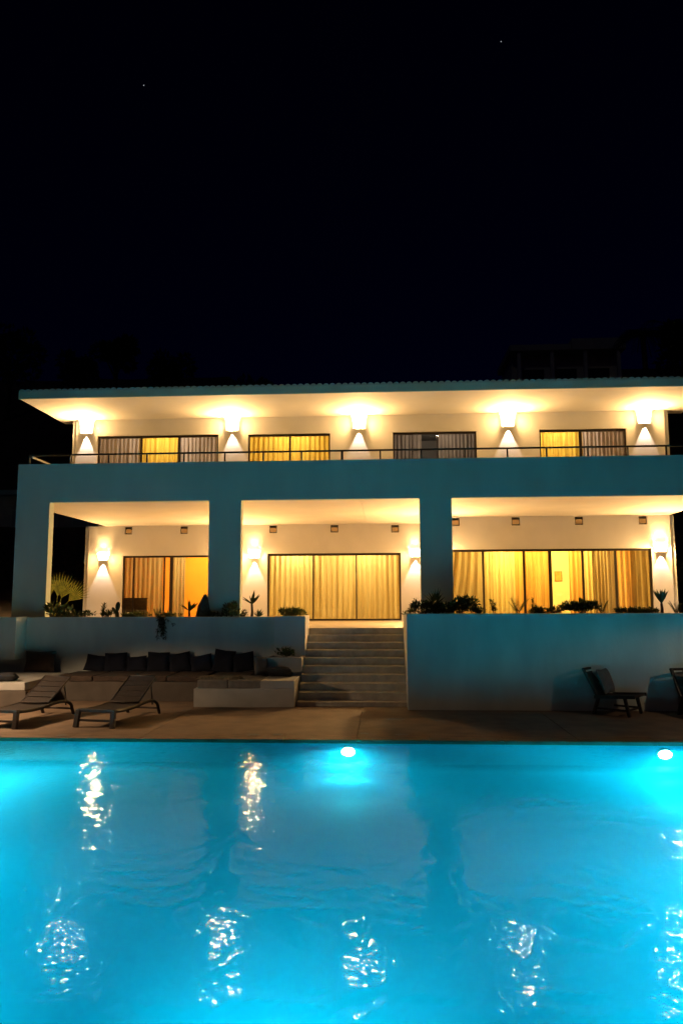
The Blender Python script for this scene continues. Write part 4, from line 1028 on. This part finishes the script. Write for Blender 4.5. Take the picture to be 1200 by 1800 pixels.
# neighbour house, left
n0, n1 = PY(-60, 1000, 46), PY(175, 880, 46); zn = hill(n0.x, 44)
t = thing('neighbour_house', 'dim brown neighbouring house seen left of the villa through the verandah', 'house', ((n0.x+n1.x)/2, 46, zn))
W2 = (n1.x-n0.x)/2; Hn = PY(60, 872, 46).z-zn
MB().box(-W2, W2, 0, 6, 0, Hn).build('wall', M_BENCH, t); MB().box(-W2-0.5, W2+0.5, -0.8, 6.4, Hn+0.002, Hn+0.3).build('roof', M_TILE, t)
for k in range(4):
    xk = -W2+0.8+k*2.0
    w_ = MB().box(xk, xk+1.1, -0.06, -0.002, Hn*0.42, Hn*0.75).build('window', M_FASCIA, t); MB().box(xk+0.1, xk+1.0, -0.075, -0.061, Hn*0.42+0.1, Hn*0.75-0.1).build('pane', M_GLASS, w_)
# hedges on both sides of the villa
for (x0, x1, Y, zt_, lb) in ((-21, -12.6, 36.5, 2.4, 'dark clipped hedge on the slope left of the villa'), (11.6, 19, 34.5, 2.6, 'dark clipped hedge on the slope right of the villa')):
    rnd = random.Random(int(Y)); t = thing('hedge', lb, 'hedge', ((x0+x1)/2, Y, hill((x0+x1)/2, Y)-0.1)); mb = MB(); W2 = (x1-x0)/2
    for i in range(2600): mb.leaf(Vector((rnd.uniform(-W2, W2), rnd.uniform(-0.6, 0.6), rnd.uniform(0.1, zt_)+0.15*math.sin(i))), rdir(rnd, 0.2), 0.24, 0.10, rdir(rnd, 0.5))
    mb.build('foliage', L_DARK, t); st = MB()
    for k in range(8): MB().tube([(-W2+0.5+k*W2/4, 0, 0), (-W2+0.5+k*W2/4, 0, zt_*0.8)], [0.04, 0.02], 5).build('stem', M_BARK, t)
for (px, py, r_, lb) in ((253, 150, 0.62, 'faint star in the upper left night sky'), (880, 73, 0.58, 'faint star in the upper right night sky')):
    p = PY(px, py, 900)
    mb = MB(); mb.lathe([(0.001, -r_), (r_*0.7, -r_*0.7), (r_, 0), (r_*0.7, r_*0.7), (0.001, r_)], 8); tag(mb.build('star', E_STAR, loc=p), lb, 'star', 'stars in the night sky')
# wet patches on the deck and coping
M_WET = pmat('wet_film', (0.60, 0.55, 0.48), 0.08, 0.1, 5, spec=1.0)  # pale base colour paints the glint on the wet film
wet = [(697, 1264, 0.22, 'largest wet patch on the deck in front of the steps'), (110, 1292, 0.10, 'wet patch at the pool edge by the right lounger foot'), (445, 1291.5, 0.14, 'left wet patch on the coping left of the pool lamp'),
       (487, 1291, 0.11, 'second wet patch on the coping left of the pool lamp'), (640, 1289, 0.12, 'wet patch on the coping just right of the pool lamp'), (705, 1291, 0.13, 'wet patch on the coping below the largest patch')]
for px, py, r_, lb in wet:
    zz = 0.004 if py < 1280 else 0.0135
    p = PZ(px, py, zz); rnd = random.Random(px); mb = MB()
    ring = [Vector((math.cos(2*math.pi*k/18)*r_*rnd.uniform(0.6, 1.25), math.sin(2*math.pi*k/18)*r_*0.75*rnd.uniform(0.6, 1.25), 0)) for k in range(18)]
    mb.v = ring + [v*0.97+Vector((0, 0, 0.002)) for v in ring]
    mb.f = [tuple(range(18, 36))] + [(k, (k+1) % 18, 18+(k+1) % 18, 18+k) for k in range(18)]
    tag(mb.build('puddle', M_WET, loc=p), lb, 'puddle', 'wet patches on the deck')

# unseen stand-in lamps added outside the view to light deck, steps and slopes
for gx, gy, pw, ang, lb in ((-9.7, 14.9, 1150, -18, 'garden lamp post beside the deck left of the loungers'), (8.6, 14.9, 100, 18, 'garden lamp post beside the deck right of the lounge chairs'),
                            (-14.6, 25.5, 420, 0, 'garden lamp post on the slope left of the villa'), (12.6, 24.5, 420, 0, 'garden lamp post on the slope right of the villa')):
    gl = thing('garden_lamp', lb, 'garden lamp', (gx, gy, 0 if gy < 20 else hill(gx, gy)), group='garden lamps beside the deck and villa')
    MB().tube([(0, 0, 0), (0, 0, 2.7)], [0.05, 0.04], 10).build('post', M_RAIL, gl, smooth=True)
    MB().lathe([(0.001, 2.86), (0.2, 2.80), (0.22, 2.77), (0.001, 2.77)], 16).build('lamp_cap', M_RAIL, gl)
    MB().lathe([(0.06, 2.70), (0.11, 2.71), (0.12, 2.74), (0.08, 2.765)], 16).build('lamp_glass', bpy.data.materials.get('garden_lamp_glass') or emat('garden_lamp_glass', (1.0, 0.62, 0.28), 4.0), gl, smooth=True)
    q = lamp_light('SPOT', 'garden_light', (0.0, 0, 2.64), pw, (1.0, 0.68, 0.40), gl, 0.10, spot_size=R(128), spot_blend=0.3)
    q.rotation_euler = (R(8), R(ang), 0)
